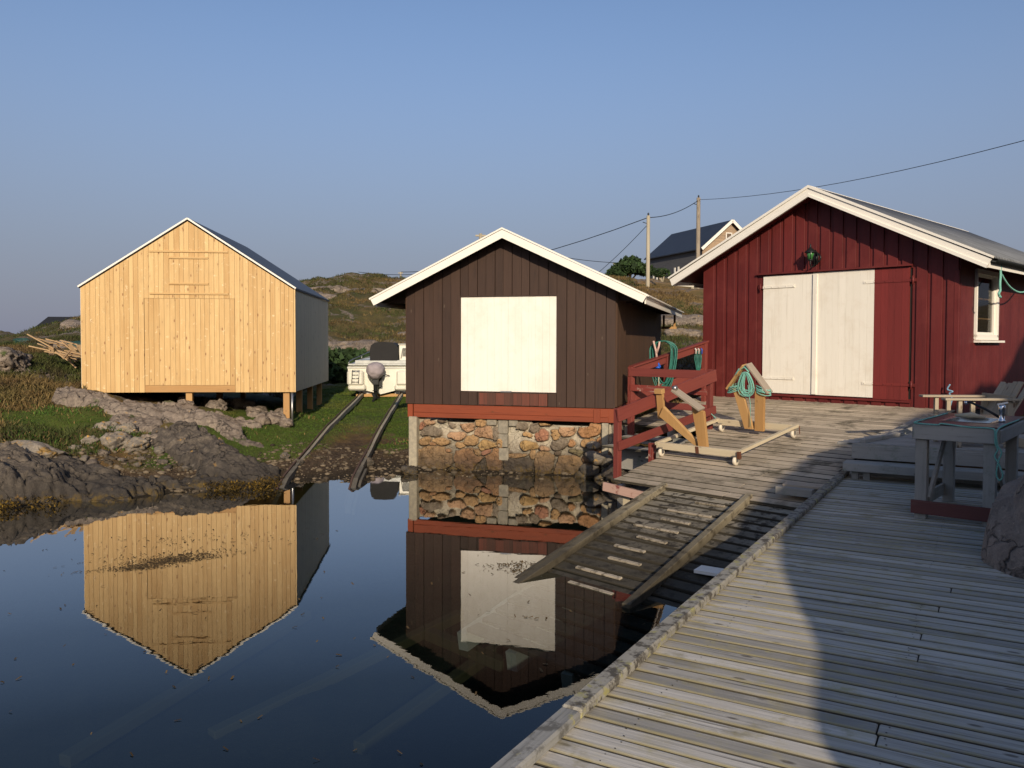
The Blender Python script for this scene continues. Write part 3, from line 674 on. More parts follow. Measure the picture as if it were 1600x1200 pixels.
# lower slip
t = empty('slipway', M=MR, label='slimy lower boat slip with kerb rails running down into the water', cat='slipway')
kl = lambda s_: -6.185 + (8.70 - s_) * .19
kr = lambda s_: -4.99 + (8.70 - s_) * .20
mb = MB(); s = 4.6
while s < 8.60:
    p = .205; x0 = kl(s) - .02 if s > 5.2 else kl(s) + .5
    if s < 5.62: x0 = kl(s) + .03
    plank_row(mb, x0, vw(s, -1.66), ry(s + p / 2), (p - .058) * RS, z=-.045, joint=None, ex=.03); s += p
mb.build('slip_boards', M_deckslip, t, .008, seg=2)
M_cleat = wood('pale_cleats', (.42, .36, .27), (.30, .255, .19), (.12, .10, .075), rough=.8, patch=(.12, .10, .07), patchscale=12, patchlo=.5, patchhi=.62)
for k, s_ in enumerate((5.82, 6.14, 6.50, 6.80, 7.12, 7.42, 7.72, 8.02, 8.4)):
    xc = (kl(s_) + kr(s_)) / 2 + (-.05 if k % 2 else .06) + (.15 if s_ > 8 else 0)
    MB().box((xc, ry(s_), -.03), (random.uniform(.38, .62), random.uniform(.03, .05), .02), Matrix.Rotation(random.gauss(0, .03), 3, 'Z'), 0).build('cleat', M_cleat, t, .003)
M_slk = wood('slip_kerb_wood', (.36, .31, .21), (.24, .2, .13), (.07, .055, .04), grain=(1.4, 18), rough=.8, bs=.8, patch=(.10, .08, .05), patchscale=6, patchlo=.5, patchhi=.62, zwet=(.02, .34, (.03, .024, .015), .85))
def kb(f, s0_, s1_, off, wd, th, z, name, m=M_slk):
    a = Vector((f(s0_) + off, ry(s0_), z)); b = Vector((f(s1_) + off, ry(s1_), z))
    return MB().bar(a, b, wd, th).build(name, m, t, .006)
kb(kl, 5.42, 8.72, .0, .085, .075, -.005, 'kerb_rail'); kb(kl, 5.5, 8.55, -.095, .055, .11, -.04, 'kerb_rail')
kb(kr, 5.6, 8.76, .0, .08, .09, .0, 'kerb_rail')
mb = MB()
for f in (kl, kr, lambda s_: (kl(s_) + kr(s_)) / 2, lambda s_: vw(s_) - .1): mb.bar((f(4.6), ry(4.6), -.17), (f(8.6), ry(8.6), -.17), .1, .16)
mb.build('joist', M_grey, t)
o = MB().box((0, 0, 0), (.5, .2, .03), Matrix.Rotation(R(4), 3, 'Z'), 0).build('white_plank', M_white, None, loc=sv(6.72, -4.1, rz(6.72) - .02)); o.rotation_euler = (0, 0, R(-38))
tag(o, 'short white painted plank stranded on the dark end of the slip beside the walkway', 'plank')

# ------------------------------------------------------------ walkway
t = empty('walkway', (0, 0, .65), -Aw, 'level silver grey plank walkway with a lichen covered edge beam in the foreground', 'walkway')
mb = MB(); p = 1.35; n = 0
jl = {13: -.32, 14: -.33, 19: -.38, 20: -.39, 28: -.3, 36: -.25, 9: .1, 31: -.31, 40: -.2, 52: .2}
while p < 11.55:
    wd = .119 + random.uniform(-.002, .002)
    x1 = 2.3
    plank_row(mb, -1.585, x1, p + wd / 2, wd - .012, .034, joint=jl.get(n, random.choice([None, None, None, .6, 1.1])), ex=.012)
    p += wd; n += 1
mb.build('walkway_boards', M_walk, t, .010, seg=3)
nh = MB()
for k in range(86):
    for x in (-1.3, -.35, .6):
        for e in (-.028, .028): nh.lathe([(.0045, 0), (.004, .0008)], (x + random.gauss(0, .006), 1.41 + k * .119 + e + random.gauss(0, .004), .0002), None, 6)
no = nh.build('nail_heads', M_black, t); no['kind'] = 'stuff'
mb = MB()
for x in (-1.3, -.35, .6, 1.6): mb.box((x, 6.4, -.034 - .075), (.05, 10.0, .148), long=1)
mb.build('joist', M_grey, t)
mb = MB(); mb.box((-1.565, 6.4, -.12), (.05, 10.2, .17), long=1); mb.build('fascia', M_kerb, t)
for k, pp in enumerate((1.6, 3.6, 5.6, 7.6, 9.6)):
    for x in (-1.38, 1.2): MB().tube([(x, pp, -2.2), (x, pp, -.18)], .075, 10).build('pile', M_slk, t)
for a, b, dz in ((1.2, 3.18, .0), (3.185, 6.9, .004), (6.905, 11.05, .0)):
    MB().box((-1.556 + random.uniform(-.003, .003), (a + b) / 2, .027 + dz), (.098, b - a, .052), Matrix.Rotation(R(.12), 3, 'Y'), 1).build('kerb_beam', M_kerb if a > 3 else wood('grey_kerb_beam', (.42, .41, .37), (.22, .215, .20), (.10, .10, .09), grain=(1.2, 34), rough=.8, bs=.7, gstr=1.4, patch=(.13, .125, .11), patchscale=8, patchlo=.52, patchhi=.62, patch2=((.34, .31, .13), 9, .58, .66)), t, .01)
t2 = empty('plank_pile', pq(9.75, -1.92, rz(9.26) + .0), R(-38), 'short offcut planks stacked against the walkway edge beam', 'planks')
MB().box((0, 0, .045), (.42, .10, .09), long=0).build('plank', M_grey, t2, .003)
MB().box((.05, .16, .10), (.44, .24, .03), Matrix.Rotation(R(8), 3, 'Z'), 0).build('plank', M_pinegrey, t2, .003)
MB().box((.05, .16, .05), (.36, .12, .06), Matrix.Rotation(R(3), 3, 'Z'), 0).build('plank', M_grey, t2, .003)

# ------------------------------------------------------------ step platform behind the walkway
t = empty('step_platform', (0, 0, 0), -Aw, 'low two step platform of grey planks at the end of the walkway under the table', 'platform')
mb = MB()
for k in range(16):   # top boards across, left end cut along the ramp side
    pp = 10.93 + k * .142 + .07
    # left end: v = -4.58 line  -> q = s*.2706+v*.9627 with s from p: p = s*.9627 - v*.2706
    s_ = (pp - 4.58 * .2706) / .9627; ql = s_ * .2706 - 4.58 * .9627 + .02
    plank_row(mb, ql, 3.4, pp, .135, .035, z=1.06, joint=random.choice([None, .4, 1.0, None]), ex=.01)
mb.build('top_boards', M_grey, t, .004)
MB().box((.95, 10.925, .952), (4.85, .03, .165), long=0).build('riser_board', M_grey, t, .003)
MB().box((.93, 10.75, .835), (4.92, .29, .035), long=0).box((.93, 10.60, .80), (4.92, .03, .095), long=0).build('lower_tread', M_grey, t, .003)
MB().box((.95, 10.88, .74), (4.7, .03, .13), long=0).build('lower_riser', M_grey, t, .003)
for q in (-1.40, -1.27, .6, 2.2): MB().box((q, 10.70, .72), (.075, .07, .14), long=2).build('leg', M_grey, t)
mb = MB(); a = Vector((-1.38, 10.95, 1.03)); 
mb.bar((-1.40, 10.95, .96), (-.80, 13.15, 1.06), .03, .19); mb.build('side_board', M_grey, t, .003)
M_sb = Matrix.Rotation(R(46 - 30.3) * -1, 3, 'Z')
MB().bar((-1.36, 10.98, 1.085), (-1.02, 12.15, 1.085), .07, .045).build('edge_batten', M_grey, t, .003)

# ------------------------------------------------------------ fish cleaning table
t = empty('cleaning_table', (3.80, 7.70, .65), R(-40), 'grey timber outdoor cleaning table with a sunken sink and brown top', 'table')
TW, TD, THH = .68, 1.45, .893
for x, y in ((.055, .05), (TW - .06, .05), (.055, TD - .3), (TW - .06, TD - .3)): MB().box((x, y, (THH - .03) / 2), (.10, .095, THH - .03), long=2).build('leg', M_grey, t, .004)
MB().box((TW / 2, -.014, THH - .07), (TW + .02, .032, .135), long=0).build('apron', M_grey, t, .004)
MB().box((TW / 2, TD + .01, THH - .07), (TW + .02, .03, .135), long=0).build('apron', M_grey, t, .004)
for x in (-.012, TW + .012): MB().box((x, TD / 2, THH - .075), (.028, TD - .01, .12), long=1).build('apron', M_grey, t, .004)
M_tt = plain('brown_laminate', (.075, .028, .024), .3, c2=(.05, .022, .02), scale=5, spec=.6)
mb = MB()
for (x0, x1, y0, y1) in ((0, TW, 0, .38), (0, TW, 1.02, TD), (0, .14, .38, 1.02), (TW - .12, TW, .38, 1.02)): mb.box(((x0 + x1) / 2, (y0 + y1) / 2, THH + .002), (x1 - x0 - .001, y1 - y0 - .001, .018))
mb.build('table_top', M_tt, t, .002)
mb = MB(); sx0, sx1, sy0, sy1 = .14, TW - .12, .38, 1.02
mb.add([(sx0 - .02, sy0 - .02, THH + .014), (sx1 + .02, sy0 - .02, THH + .014), (sx1 + .02, sy1 + .02, THH + .014), (sx0 - .02, sy1 + .02, THH + .014),
        (sx0 + .02, sy0 + .02, THH + .012), (sx1 - .02, sy0 + .02, THH + .012), (sx1 - .02, sy1 - .02, THH + .012), (sx0 + .02, sy1 - .02, THH + .012),
        (sx0 + .05, sy0 + .05, THH - .14), (sx1 - .05, sy0 + .05, THH - .14), (sx1 - .05, sy1 - .05, THH - .14), (sx0 + .05, sy1 - .05, THH - .14)],
       [(0, 1, 5, 4), (1, 2, 6, 5), (2, 3, 7, 6), (3, 0, 4, 7), (4, 5, 9, 8), (5, 6, 10, 9), (6, 7, 11, 10), (7, 4, 8, 11), (8, 9, 10, 11)])
mb.build('sink', plain('stainless_steel', (.55, .55, .53), .25, .9, scale=20), t)
tp = MB().lathe([(.032, 0), (.032, .015), (.026, .02), (.026, .10), (.03, .105), (.03, .155), (.02, .165)], (TW - .07, .62, THH + .012)).build('tap', M_chrome, t)
MB().tube([(TW - .08, .62, THH + .05), (TW - .20, .63, THH + .12), (TW - .34, .64, THH + .185), (TW - .37, .64, THH + .19)], [.013, .012, .011, .011], 8).build('spout', M_black, tp)
MB().lathe([(.016, 0), (.016, .03)], (TW - .38, .64, THH + .165)).build('nozzle', M_chrome, tp)
MB().box((TW - .06, .60, THH + .19), (.09, .02, .015), Matrix.Rotation(R(-15), 3, 'Y')).build('lever', M_chrome, tp)
M_rb = wood('faded_red_board', (.16, .06, .05), (.12, .045, .038), (.2, .14, .12), rough=.75, knots=.2)
MB().box((TW / 2, -.012, .115), (TW + .04, .03, .125), long=0).build('stretcher', M_rb, t, .003)
MB().bar((.01, .05, .13), (.01, TD - .25, .13), .028, .12).build('stretcher', M_grey, t, .003)
MB().bar((TW - .01, .05, .15), (TW - .01, TD - .25, .15), .028, .12).build('stretcher', M_grey, t, .003)
MB().bar((.11, .08, .18), (.11, .8, .80), .03, .07, (0, -1, 1)).build('brace', M_grey, t, .003)
MB().bar((TW - .1, .2, .80), (TW - .1, 1.1, .15), .03, .07, (0, 1, 1)).build('brace', M_grey, t, .003)
MB().tube([(.15, .9, THH + .03), (.3, .9, THH + .035), (.42, .92, THH + .02)], [.01, .035, .012], 10).build('board', M_pinepale, t).scale = (1, 1, 1)
t = None
def rope(name, pts, r=.006, label=None, cat='rope', parent=None, m=None, sub=6):
    P = [Vector(p) for p in pts]; out = []
    for i in range(len(P) - 1):
        p0, p1, p2, p3 = P[max(i - 1, 0)], P[i], P[i + 1], P[min(i + 2, len(P) - 1)]
        for k in range(sub):
            q = k / sub; out.append(.5 * ((2 * p1) + (-p0 + p2) * q + (2 * p0 - 5 * p1 + 4 * p2 - p3) * q * q + (-p0 + 3 * p1 - 3 * p2 + p3) * q ** 3))
    out.append(P[-1])
    o = MB().tube(out, r, 7).build(name, m or M_rope, parent)
    if label: tag(o, label, cat)
    return o
def tl(x, y, z): return Matrix.Translation((3.80, 7.70, .65)) @ Matrix.Rotation(R(-40), 4, 'Z') @ Vector((x, y, z))
T_ = THH
rope('rope', [tl(*q) for q in ((0, 1.3, T_ + .018), (-.0, .7, T_ + .018), (.005, .02, T_ + .02), (.02, -.03, T_ + .01), (.2, -.034, T_ + .008), (.24, -.034, T_ + .02), (.45, -.034, T_ + .004), (.63, -.036, T_ + .004), (.665, -.045, T_ - .02), (.67, -.05, T_ - .12), (.69, -.05, T_ - .18), (.67, -.055, T_ - .24), (.70, -.055, T_ - .30), (.735, -.055, T_ - .40), (.71, -.05, T_ - .45), (.685, -.05, T_ - .40), (.70, -.06, T_ - .28), (.72, -.05, T_ - .2), (.69, -.055, T_ - .14), (.68, -.05, T_ - .02), (.70, .2, T_ + .018), (.71, .9, T_ + .018))], .007,
     'turquoise cord laid round the grey table top and hanging from its front corner')

# ------------------------------------------------------------ wooden armchair
M_ch = wood('chair_pine', (.44, .37, .27), (.34, .28, .20), (.22, .17, .12), knots=.35, rough=.7)
t = empty('armchair', (5.26, 9.72, 1.065), R(177), 'low slatted wooden garden armchair in front of the dark red side wall', 'chair')
# local +x = forward (towards picture left), +y = towards camera... after 177 deg turn
for y in (.0, -.60):
    MB().box((-.06, y, .28), (.045, .05, .56), long=2).build('leg', M_ch, t, .003)
    MB().box((-.22, y - .02, .30), (.05, .035, .5), long=2).build('arm_support', M_ch, t, .003)
    MB().bar((.02, y, .20), (-.95, y, .03), .03, .11).build('seat_rail', M_ch, t, .003)
    MB().box((-.30, y, .575), (.86, .12, .026), long=0).build('armrest', M_ch, t, .003)
    MB().bar((-.62, y, 0), (-.66, y, .56), .03, .08, (1, 0, 0)).build('rear_leg', M_ch, t, .003)
mb = MB()
for k in range(6): mb.bar((-.02 - k * .105, .03, .33 - k * .022), (-.02 - k * .105, -.63, .33 - k * .022), .085, .02)
mb.build('seat', M_ch, t, .002)
mb = MB()
for k in range(6): mb.bar((-.56, -.02 - k * .112, .22), (-.84 - .03 * (k in (0, 5)), -.02 - k * .112, .76 + .02 * math.sin(k * 1.2)), .095, .02, (1, 0, .5))
mb.build('backrest', M_ch, t, .002)
MB().bar((-.66, .05, .58), (-.66, -.65, .58), .03, .07).build('back_brace', M_ch, t)

# ------------------------------------------------------------ railings
def W(s_, v_, z): return sv(s_, v_, z)
def rail_tag(o, l): return tag(o, l, 'railing', 'red railings by the ramp')
Nn = (9.15, -7.31); Ff = (11.58, -7.34); Gg = (11.28, -8.68)
def lerp(a, b, f): return a + (b - a) * f
t = rail_tag(empty('railing', sv(*Nn, .46)), 'sloping red railing along the left side of the ramp, nearest the water')
Tm = Matrix.Translation(-sv(*Nn, .46))
def loc(p): return Tm @ p
mb = MB().box(loc(sv(9.15, -7.31, .87)), (.085, .085, 1.00), Matrix.Rotation(R(-46), 3, 'Z'), 2).build('post', M_redrail, t, .003)
MB().box(loc(sv(11.58, -7.35, 1.34)), (.085, .085, 1.06), Matrix.Rotation(R(-46), 3, 'Z'), 2).build('post', M_redrail, t, .003)
MB().bar(loc(sv(9.08, -7.255, 1.275)), loc(sv(11.66, -7.29, 1.775)), .03, .19).build('rail', M_redrail, t, .003)
MB().bar(loc(sv(9.10, -7.255, .835)), loc(sv(11.66, -7.29, 1.215)), .03, .13).build('rail', M_redrail, t, .003)
MB().box(loc(sv(10.0, -7.33, .55)), (.085, .085, .5), Matrix.Rotation(R(-46), 3, 'Z'), 2).build('post', M_redpeel, t, .003)
t = rail_tag(empty('railing', sv(*Gg, .6)), 'short level red railing behind the ramp, between brown wall and far post'); Tm = Matrix.Translation(-sv(*Gg, .6))
MB().box(loc(sv(11.28, -8.72, 1.05)), (.09, .09, 1.66), Matrix.Rotation(R(-46), 3, 'Z'), 2).build('post', M_redrail, t, .003)
MB().bar(loc(sv(11.23, -8.74, 1.795)), loc(sv(11.5, -7.35, 1.785)), .03, .135).build('rail', M_redrail, t, .003)
MB().bar(loc(sv(11.23, -8.70, 1.53)), loc(sv(11.5, -7.35, 1.50)), .03, .11).build('rail', M_redpeel, t, .003)
MB().bar(loc(sv(11.23, -8.70, 1.26)), loc(sv(11.5, -7.35, 1.24)), .03, .11).build('rail', M_redrail, t, .003)
E_ = Vector((3.72, 15.67, 2.33)); G_ = Vector((2.05, 14.10, 1.885))
t = rail_tag(empty('railing', G_), 'red handrail with flat cap rising towards the corner of the red boathouse'); Tm = Matrix.Translation(-G_)
MB().bar(loc(G_), loc(E_), .11, .032).build('cap_rail', M_redrail, t, .003)
MB().bar(loc(G_ - EZ * .085), loc(E_ - EZ * .085), .03, .12).build('rail', M_redrail, t, .003)
MB().bar(loc(G_ - EZ * .55), loc(E_ - EZ * .55), .03, .12).build('rail', M_redrail, t, .003)
for f in (.45, .97): 
    q = G_.lerp(E_, f); MB().box(loc(q - EZ * .62), (.085, .085, 1.2), Matrix.Rotation(R(-46), 3, 'Z'), 2).build('post', M_redrail, t, .003)
# steps of loose planks between brown wall and ramp
t = empty('plank_steps', sv(10.4, -8.3, 0), R(-46), 'loose grey plank steps below the railing beside the brown wall', 'steps')
for k, (y, z, n_) in enumerate(((.0, .62, 2), (.36, .74, 2))):
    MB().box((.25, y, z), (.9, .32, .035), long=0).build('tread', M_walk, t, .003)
MB().box((.25, .2, .42), (.8, .05, .36)).build('support', M_grey, t)

# ------------------------------------------------------------ hoses
M_hose = plain('green_hose', (.02, .13, .10), .45, c2=(.03, .18, .14), scale=30, spec=.5)
hc = G_.lerp(E_, .40) + Vector((0, -.03, .10)); t = empty('hose_coil', hc, R(-44 + 20), 'coiled green garden hose hung over the red handrail', 'hose')
mb = MB()
for k in range(15):
    pts = []; w_ = .19 + random.uniform(-.055, .05); h_ = .78 + random.uniform(-.16, .12); oy = random.uniform(-.04, .06); sk = random.uniform(-.03, .03)
    for j in range(33):
        a = 2 * math.pi * j / 32; xx = math.cos(a); zz = math.sin(a)
        pts.append((w_ * xx * (1 if zz > 0 else 1 - .15 * zz * zz) + sk, oy + .02 * math.sin(a * 2 + k), (.17 * zz if zz > 0 else h_ * zz * .95)))
    mb.tube(pts, .0095, 6, cap=False)
mb.build('loops', M_hose, t)
MB().tube([(-.10, -.10, -.12), (-.09, -.11, -.2), (-.03, -.12, -.30)], .022, 8).tube([(-.03, -.12, -.30), (-.13, -.12, -.30)], .02, 8).build('nozzle', plain('blue_plastic', (.02, .12, .6), .4), t)
MB().tube([(-.10, -.10, -.13), (-.11, -.10, -.02), (-.15, -.1, .12), (-.16, -.1, .17)], [.022, .02, .018, .02], 8).tube([(-.10, -.10, -.05), (-.06, -.1, .08), (-.05, -.1, .16)], [.02, .018, .018], 8).build('clamp', plain('pale_pink_clamp', (.62, .42, .36), .6), t)
MB().tube([(-.06, -.11, -.35), (-.05, -.11, -.75), (-.04, -.11, -.85)], .007, 6).build('cord', M_pinepale, t)
hc = atY(1091, 548, 15.35); t = empty('hose_bundle', hc, 0, 'thin bundle of green hoses with tap fittings hanging at the red corner', 'hose')
mb = MB()
for k in range(6):
    x = -.05 + .02 * k; mb.tube([(x, 0, 0), (x * 1.3, .01, -.15), (x * .8 + .01 * random.random(), 0, -.3), (x * .4, 0, -.42)], .008, 6)
mb.build('hoses', M_hose, t)
for k, c in enumerate(((.6, .55, .5), (.55, .5, .45), (.05, .1, .4))): MB().tube([(-.05 + k * .055, -.02, -.06), (-.045 + k * .055, -.02, .02), (-.07 + k * .055, -.03, .04)], .017, 8).build('fitting', plain('fitting_%s' % 'abc'[k], c, .5), t)

# ------------------------------------------------------------ boat trolley
MT = MR @ Matrix.Translation((-6.45, ry(10.72), 0))
t = empty('boat_trolley', M=MT, label='pale wooden boat trolley on white castors with upright cradle arms', cat='trolley')
MY0, MY1 = -.83, .79
MB().box((-.02, MY0, .155), (1.36, .05, .095), long=0).build('cross_beam', M_pinepale, t, .003)
MB().box((-.02, MY1, .155), (1.30, .05, .095), long=0).build('cross_beam', M_pinepale, t, .003)
for x in (-.69, .65): MB().box((x, -.02, .185), (.06, 1.68, .045), long=1).build('side_beam', M_pinepale, t, .003)
M_rust = plain('rusty_bracket', (.16, .06, .03), .8, .3, scale=30)
M_whl = plain('white_castor', (.74, .66, .52), .5)
for x in (-.62, .60):
    for y in (MY0 - .02, MY1 + .0):
        c = empty('castor'); c.parent = t; c.location = (x, y, 0)
        MB().lathe([(.02, -.02), (.056, -.02), (.062, -.012), (.062, .012), (.056, .02), (.02, .02)], (0, .0, .062), Matrix.Rotation(R(90), 3, 'Y') , 24).build('wheel', M_whl, c)
        MB().box((-.028, .0, .09), (.004, .045, .085)).box((.028, .0, .09), (.004, .045, .085)).box((0, 0, .134), (.07, .08, .006)).build('fork', M_metal, c)
MB().box((-.0, MY0 - .027, .155), (.055, .004, .1)).build('bracket', M_rust, t)
MB().box((.665, MY0 - .03, .15), (.04, .05, .10)).box((.685, MY1 + .03, .12), (.008, .012, .12)).build('bracket', M_rust, t)
sC = 1.02
def fr(y): return ((0, y, 0), EX, EZ, EY)
# near cradle
MB().prism([(-.005, .12), (.135, .12), (.115, .70), (-.075, .76)], .05, fr(MY0 + .03)).build('cradle_arm', M_pineframe, t, .003)
MB().prism([(-.02, .12), (.07, .12), (-.60, .72), (-.69, .57)], .05, fr(MY0 + .085)).build('cradle_arm', M_pineframe, t, .003)
MB().prism([(-.755, .52), (-.64, .52), (-.635, .92), (-.75, .92)], .045, fr(MY0 + .14)).build('cradle_post', M_pineframe, t, .003)
MB().bar((.10, MY0 + .02, .735), (-.34, MY0 + .02, 1.0), .15, .032, (.4, 0, 1)).build('bolster', M_pinegrey, t, .003)
MB().box((-.69, MY0 + .15, .935), (.13, .09, .07)).build('bolster_cap', M_pineframe, t, .003)
MB().tube([(-.34, MY0, 1.02), (-.28, MY0, 1.03)], .035, 8).build('tape', M_metal, t)
# far cradle
MB().prism([(-.16, .10), (-.01, .10), (-.18, .76), (-.33, .76)], .05, fr(MY1 - .09)).build('cradle_arm', M_pineframe, t, .003)
MB().prism([(.01, .08), (.16, .08), (.215, .70), (.06, .70)], .05, fr(MY1 - .09)).build('cradle_arm', M_pineframe, t, .003)
MB().bar((-.42, MY1 - .05, .72), (-.10, MY1 - .05, 1.10), .13, .032, (-.4, 0, 1)).build('bolster', M_pineframe, t, .003)
MB().bar((.29, MY1 - .05, .68), (-.04, MY1 - .05, 1.12), .15, .032, (.4, 0, 1)).build('bolster', M_pinegrey, t, .003)
rc = MT
mb = MB()
def w3(x, y, z): return (x, y, z)
for k in range(7):    # wraps
    a = []; zc = .70 + k * .014; cx = -.30 + (k * .004)
    for j in range(17):
        q = 2 * math.pi * j / 16; a.append((cx + .125 * math.cos(q) + random.uniform(-.006, .006), MY1 - .06 + .06 * math.sin(q), zc + .02 * math.sin(q + k) + .04 * math.cos(q)))
    mb.tube(a, .007, 6, cap=False)
for k in range(6):
    a = []; zc = .68 + k * .014
    for j in range(17):
        q = 2 * math.pi * j / 16; a.append((.19 + .115 * math.cos(q) + random.uniform(-.006, .006), MY1 - .06 + .06 * math.sin(q), zc + .02 * math.sin(q + k * 2) - .03 * math.cos(q)))
    mb.tube(a, .007, 6, cap=False)
for k in range(12):   # hanging hank
    a = []; w_ = .045 + .012 * random.random() + (k % 4) * .015; h_ = .26 + random.uniform(-.06, .06); ox = -.06 + random.uniform(-.03, .03); oy = MY1 - .12 + random.uniform(-.02, .02)
    for j in range(21):
        q = 2 * math.pi * j / 20 + 1.57; zz = math.sin(q); a.append((ox + w_ * math.cos(q) * (1.15 - .5 * zz), oy, 1.00 - h_ / 2 + h_ / 2 * zz * 1.0 - .04 * (1 - zz)))
    mb.tube(a, .0065, 6, cap=False)
a = [(-.36, MY1 - .06, .78), (-.28, MY1 - .1, .90), (-.18, MY1 - .12, 1.02), (-.08, MY1 - .1, 1.07), (0, MY1 - .12, 1.0)]
for k in range(4): mb.tube([(x, y + .008 * k, z + .012 * (k % 3)) for x, y, z in a], .007, 6)
mb.tube([(-.03, MY1 - .12, .8), (-.01, MY1 - .12, .5), (-.04, MY1 - .12, .15)], .005, 6)
o = mb.build('rope', M_rope, None); o.matrix_world = MT; tag(o, 'turquoise rope wound round the far cradle arms of the trolley, with a hanging hank', 'rope')
pa = sv(11.52, -7.30, 1.17); pb = MT @ Vector((-.55, MY1 - .02, .16))
o = rope('rope', [pa, pa.lerp(pb, .5) - EZ * .03, pb], .007, 'taut pale rope from the far railing post to the trolley frame'); 
MB().tube([sv(11.58, -7.35, 1.145), sv(11.58, -7.35, 1.195)], .062, 12).build('wrap', M_rope, None)
wq = bpy.data.objects['wrap']; wq.parent = o

# ------------------------------------------------------------ wall lantern
lp = sv(14 - .02, -6.735, 3.80)
t = empty('wall_lantern', lp, R(-46), 'black outdoor lantern with green glass on the red gable above the doors', 'lamp')
M_lg = plain('green_glass', (.015, .05, .015), .15, c2=(.05, .2, .05), scale=12, spec=.8)
Y_ = -.22
mb = MB(); mb.tube([(.0, -.02, -.1), (.0, -.02, .1)], .05, 10); 
pts = [(0, -.02, -.06), (0, -.10, -.15), (0, -.2, -.16), (0, Y_, -.10)]; mb.tube(pts, .012, 8)
a = [(.0 + .0, -.03 - .11 + .11 * math.cos(q), .02 + .12 * math.sin(q)) for q in [math.pi * k / 10 - 1.2 for k in range(13)]]
mb.tube([(.09 * math.sin(k / 12 * 3.14), -.03 - .09 * math.sin(k / 12 * 3.14), -.13 + .27 * k / 12) for k in range(13)], .012, 8)
mb.tube([(.13 * math.sin(k / 12 * 3.14) , -.05 - .05 * math.sin(k / 12 * 3.14), -.13 + .25 * k / 12) for k in range(13)], .014, 8)
mb.build('bracket', M_black, t)
MB().lathe([(.04, -.075), (.045, -.06), (.07, .05), (.065, .06)], (0, Y_, .03), None, 6).build('glass', M_lg, t)
mb = MB()
for k in range(6):
    q = 2 * math.pi * k / 6; mb.tube([(.046 * math.cos(q), Y_ + .046 * math.sin(q), -.035), (.074 * math.cos(q), Y_ + .074 * math.sin(q), .09)], .006, 5)
mb.lathe([(.05, -.055), (.055, -.04), (.03, -.03)], (0, Y_, .0), None, 12)
mb.lathe([(.10, .085), (.10, .093), (.055, .14), (.02, .17), (.012, .2), (.016, .21), (.006, .24)], (0, Y_, .0), None, 12)
mb.lathe([(.01, -.14), (.018, -.1), (.012, -.08), (.03, -.055)], (0, Y_, .0), None, 10)
mb.build('cage', M_black, t)

# ropes on the window wall
def sw(s_, o_, z): return sv(s_, -4.40 + o_, z)
rope('rope', [sw(14.25, .50, 3.52), sw(14.27, .50, 3.36), sw(14.25, .50, 3.22), sw(14.27, .50, 3.12), sw(14.2, .50, 3.07), sw(14.3, .5, 3.02), sw(14.22, .5, 3.04)], .018, 'short knotted turquoise rope hanging from the eave in front of the window')
rope('rope', [sw(14.38, .42, 3.56), sw(14.7, .42, 3.36), sw(15.1, .42, 3.22), sw(15.6, .42, 3.16), sw(16.1, .42, 3.22), sw(16.6, .42, 3.42), sw(16.9, .42, 3.55)], .014, 'turquoise rope slung in a curve below the eave right of the window')
rope('rope', [sv(13.86, -4.46, 1.30), sv(13.87, -4.45, 1.34), sv(13.86, -4.43, 1.44), sv(13.87, -4.47, 1.52), sv(13.86, -4.42, 1.55), sv(13.87, -4.5, 1.58), sv(13.86, -4.46, 1.66)], .012, 'small blue rope bundle hanging at the right corner of the red gable', m=plain('blue_rope', (.25, .45, .6), .8))

BY = 23.7; BXc = -3.80
t = empty('motorboat', (BXc, BY, .70), R(3), 'white motorboat seen from astern on a wooden cradle with a black canopy', 'boat')
M_hull = plain('boat_gelcoat', (.72, .70, .60), .3, c2=(.66, .64, .54), scale=3, bs=.0, spec=.5)
M_hull2 = plain('boat_gelcoat_grey', (.55, .56, .52), .35, bs=0)
secs = []
for y, hw, kz, cz, gzv, cw in ((0, .93, .10, .33, .97, .90), (1.5, .98, .10, .33, 1.0, .94), (3, .98, .12, .36, 1.06, .9), (4.2, .78, .2, .5, 1.14, .62), (5.0, .42, .42, .75, 1.2, .3), (5.5, .04, .95, 1.1, 1.25, .03)):
    secs.append([(-hw * .97, gzv), (-hw, gzv - .12), (-hw, cz + .18), (-cw, cz), (0, kz), (cw, cz), (hw, cz + .18), (hw, gzv - .12), (hw * .97, gzv)])
mb = MB(); vs = []
for (y, *_), s_ in zip(((0,), (1.5,), (3,), (4.2,), (5.0,), (5.5,)), secs): vs += [(x, y, z) for x, z in s_]
n_ = 9; fs = [(i * n_ + j, i * n_ + j + 1, (i + 1) * n_ + j + 1, (i + 1) * n_ + j) for i in range(5) for j in range(n_ - 1)]
fs.append(tuple(range(n_))); mb.add(vs, fs)
mb.add([(x, y, z) for (y, x, z) in ((0.0, -.9, .95), (0, .9, .95), (3, .95, 1.04), (3, -.95, 1.04), (5.4, 0, 1.22))], [(0, 1, 2, 3), (3, 2, 4)])
mb.build('hull', M_hull, t, .01)
for sx in (-1, 1):
    MB().box((sx * .70, -.14, .57), (.46, .28, .42)).box((sx * .66, -.12, .30), (.50, .24, .17)).build('stern_platform', M_hull, t, .045)
MB().box((-.95, 1.5, .86), (.02, 3.0, .05)).box((0, -.012, .86), (1.86, .03, .04)).build('rub_rail', M_hull2, t)
MB().tube([(.5, .45, 1.06), (.5, .5, 1.52), (.98, .5, 1.55)], .012, 6).tube([(.55, .42, 1.12), (.6, .42, 1.42), (.9, .42, 1.42)], .01, 6).build('cabin_rail', M_metal, t)
mb = MB().box((0, -.05, .95), (1.84, .12, .05)).box((.0, .9, 1.02), (1.5, 1.6, .1)); mb.build('deck_edge', M_hull2, t, .01)
mb = MB(); vs = []
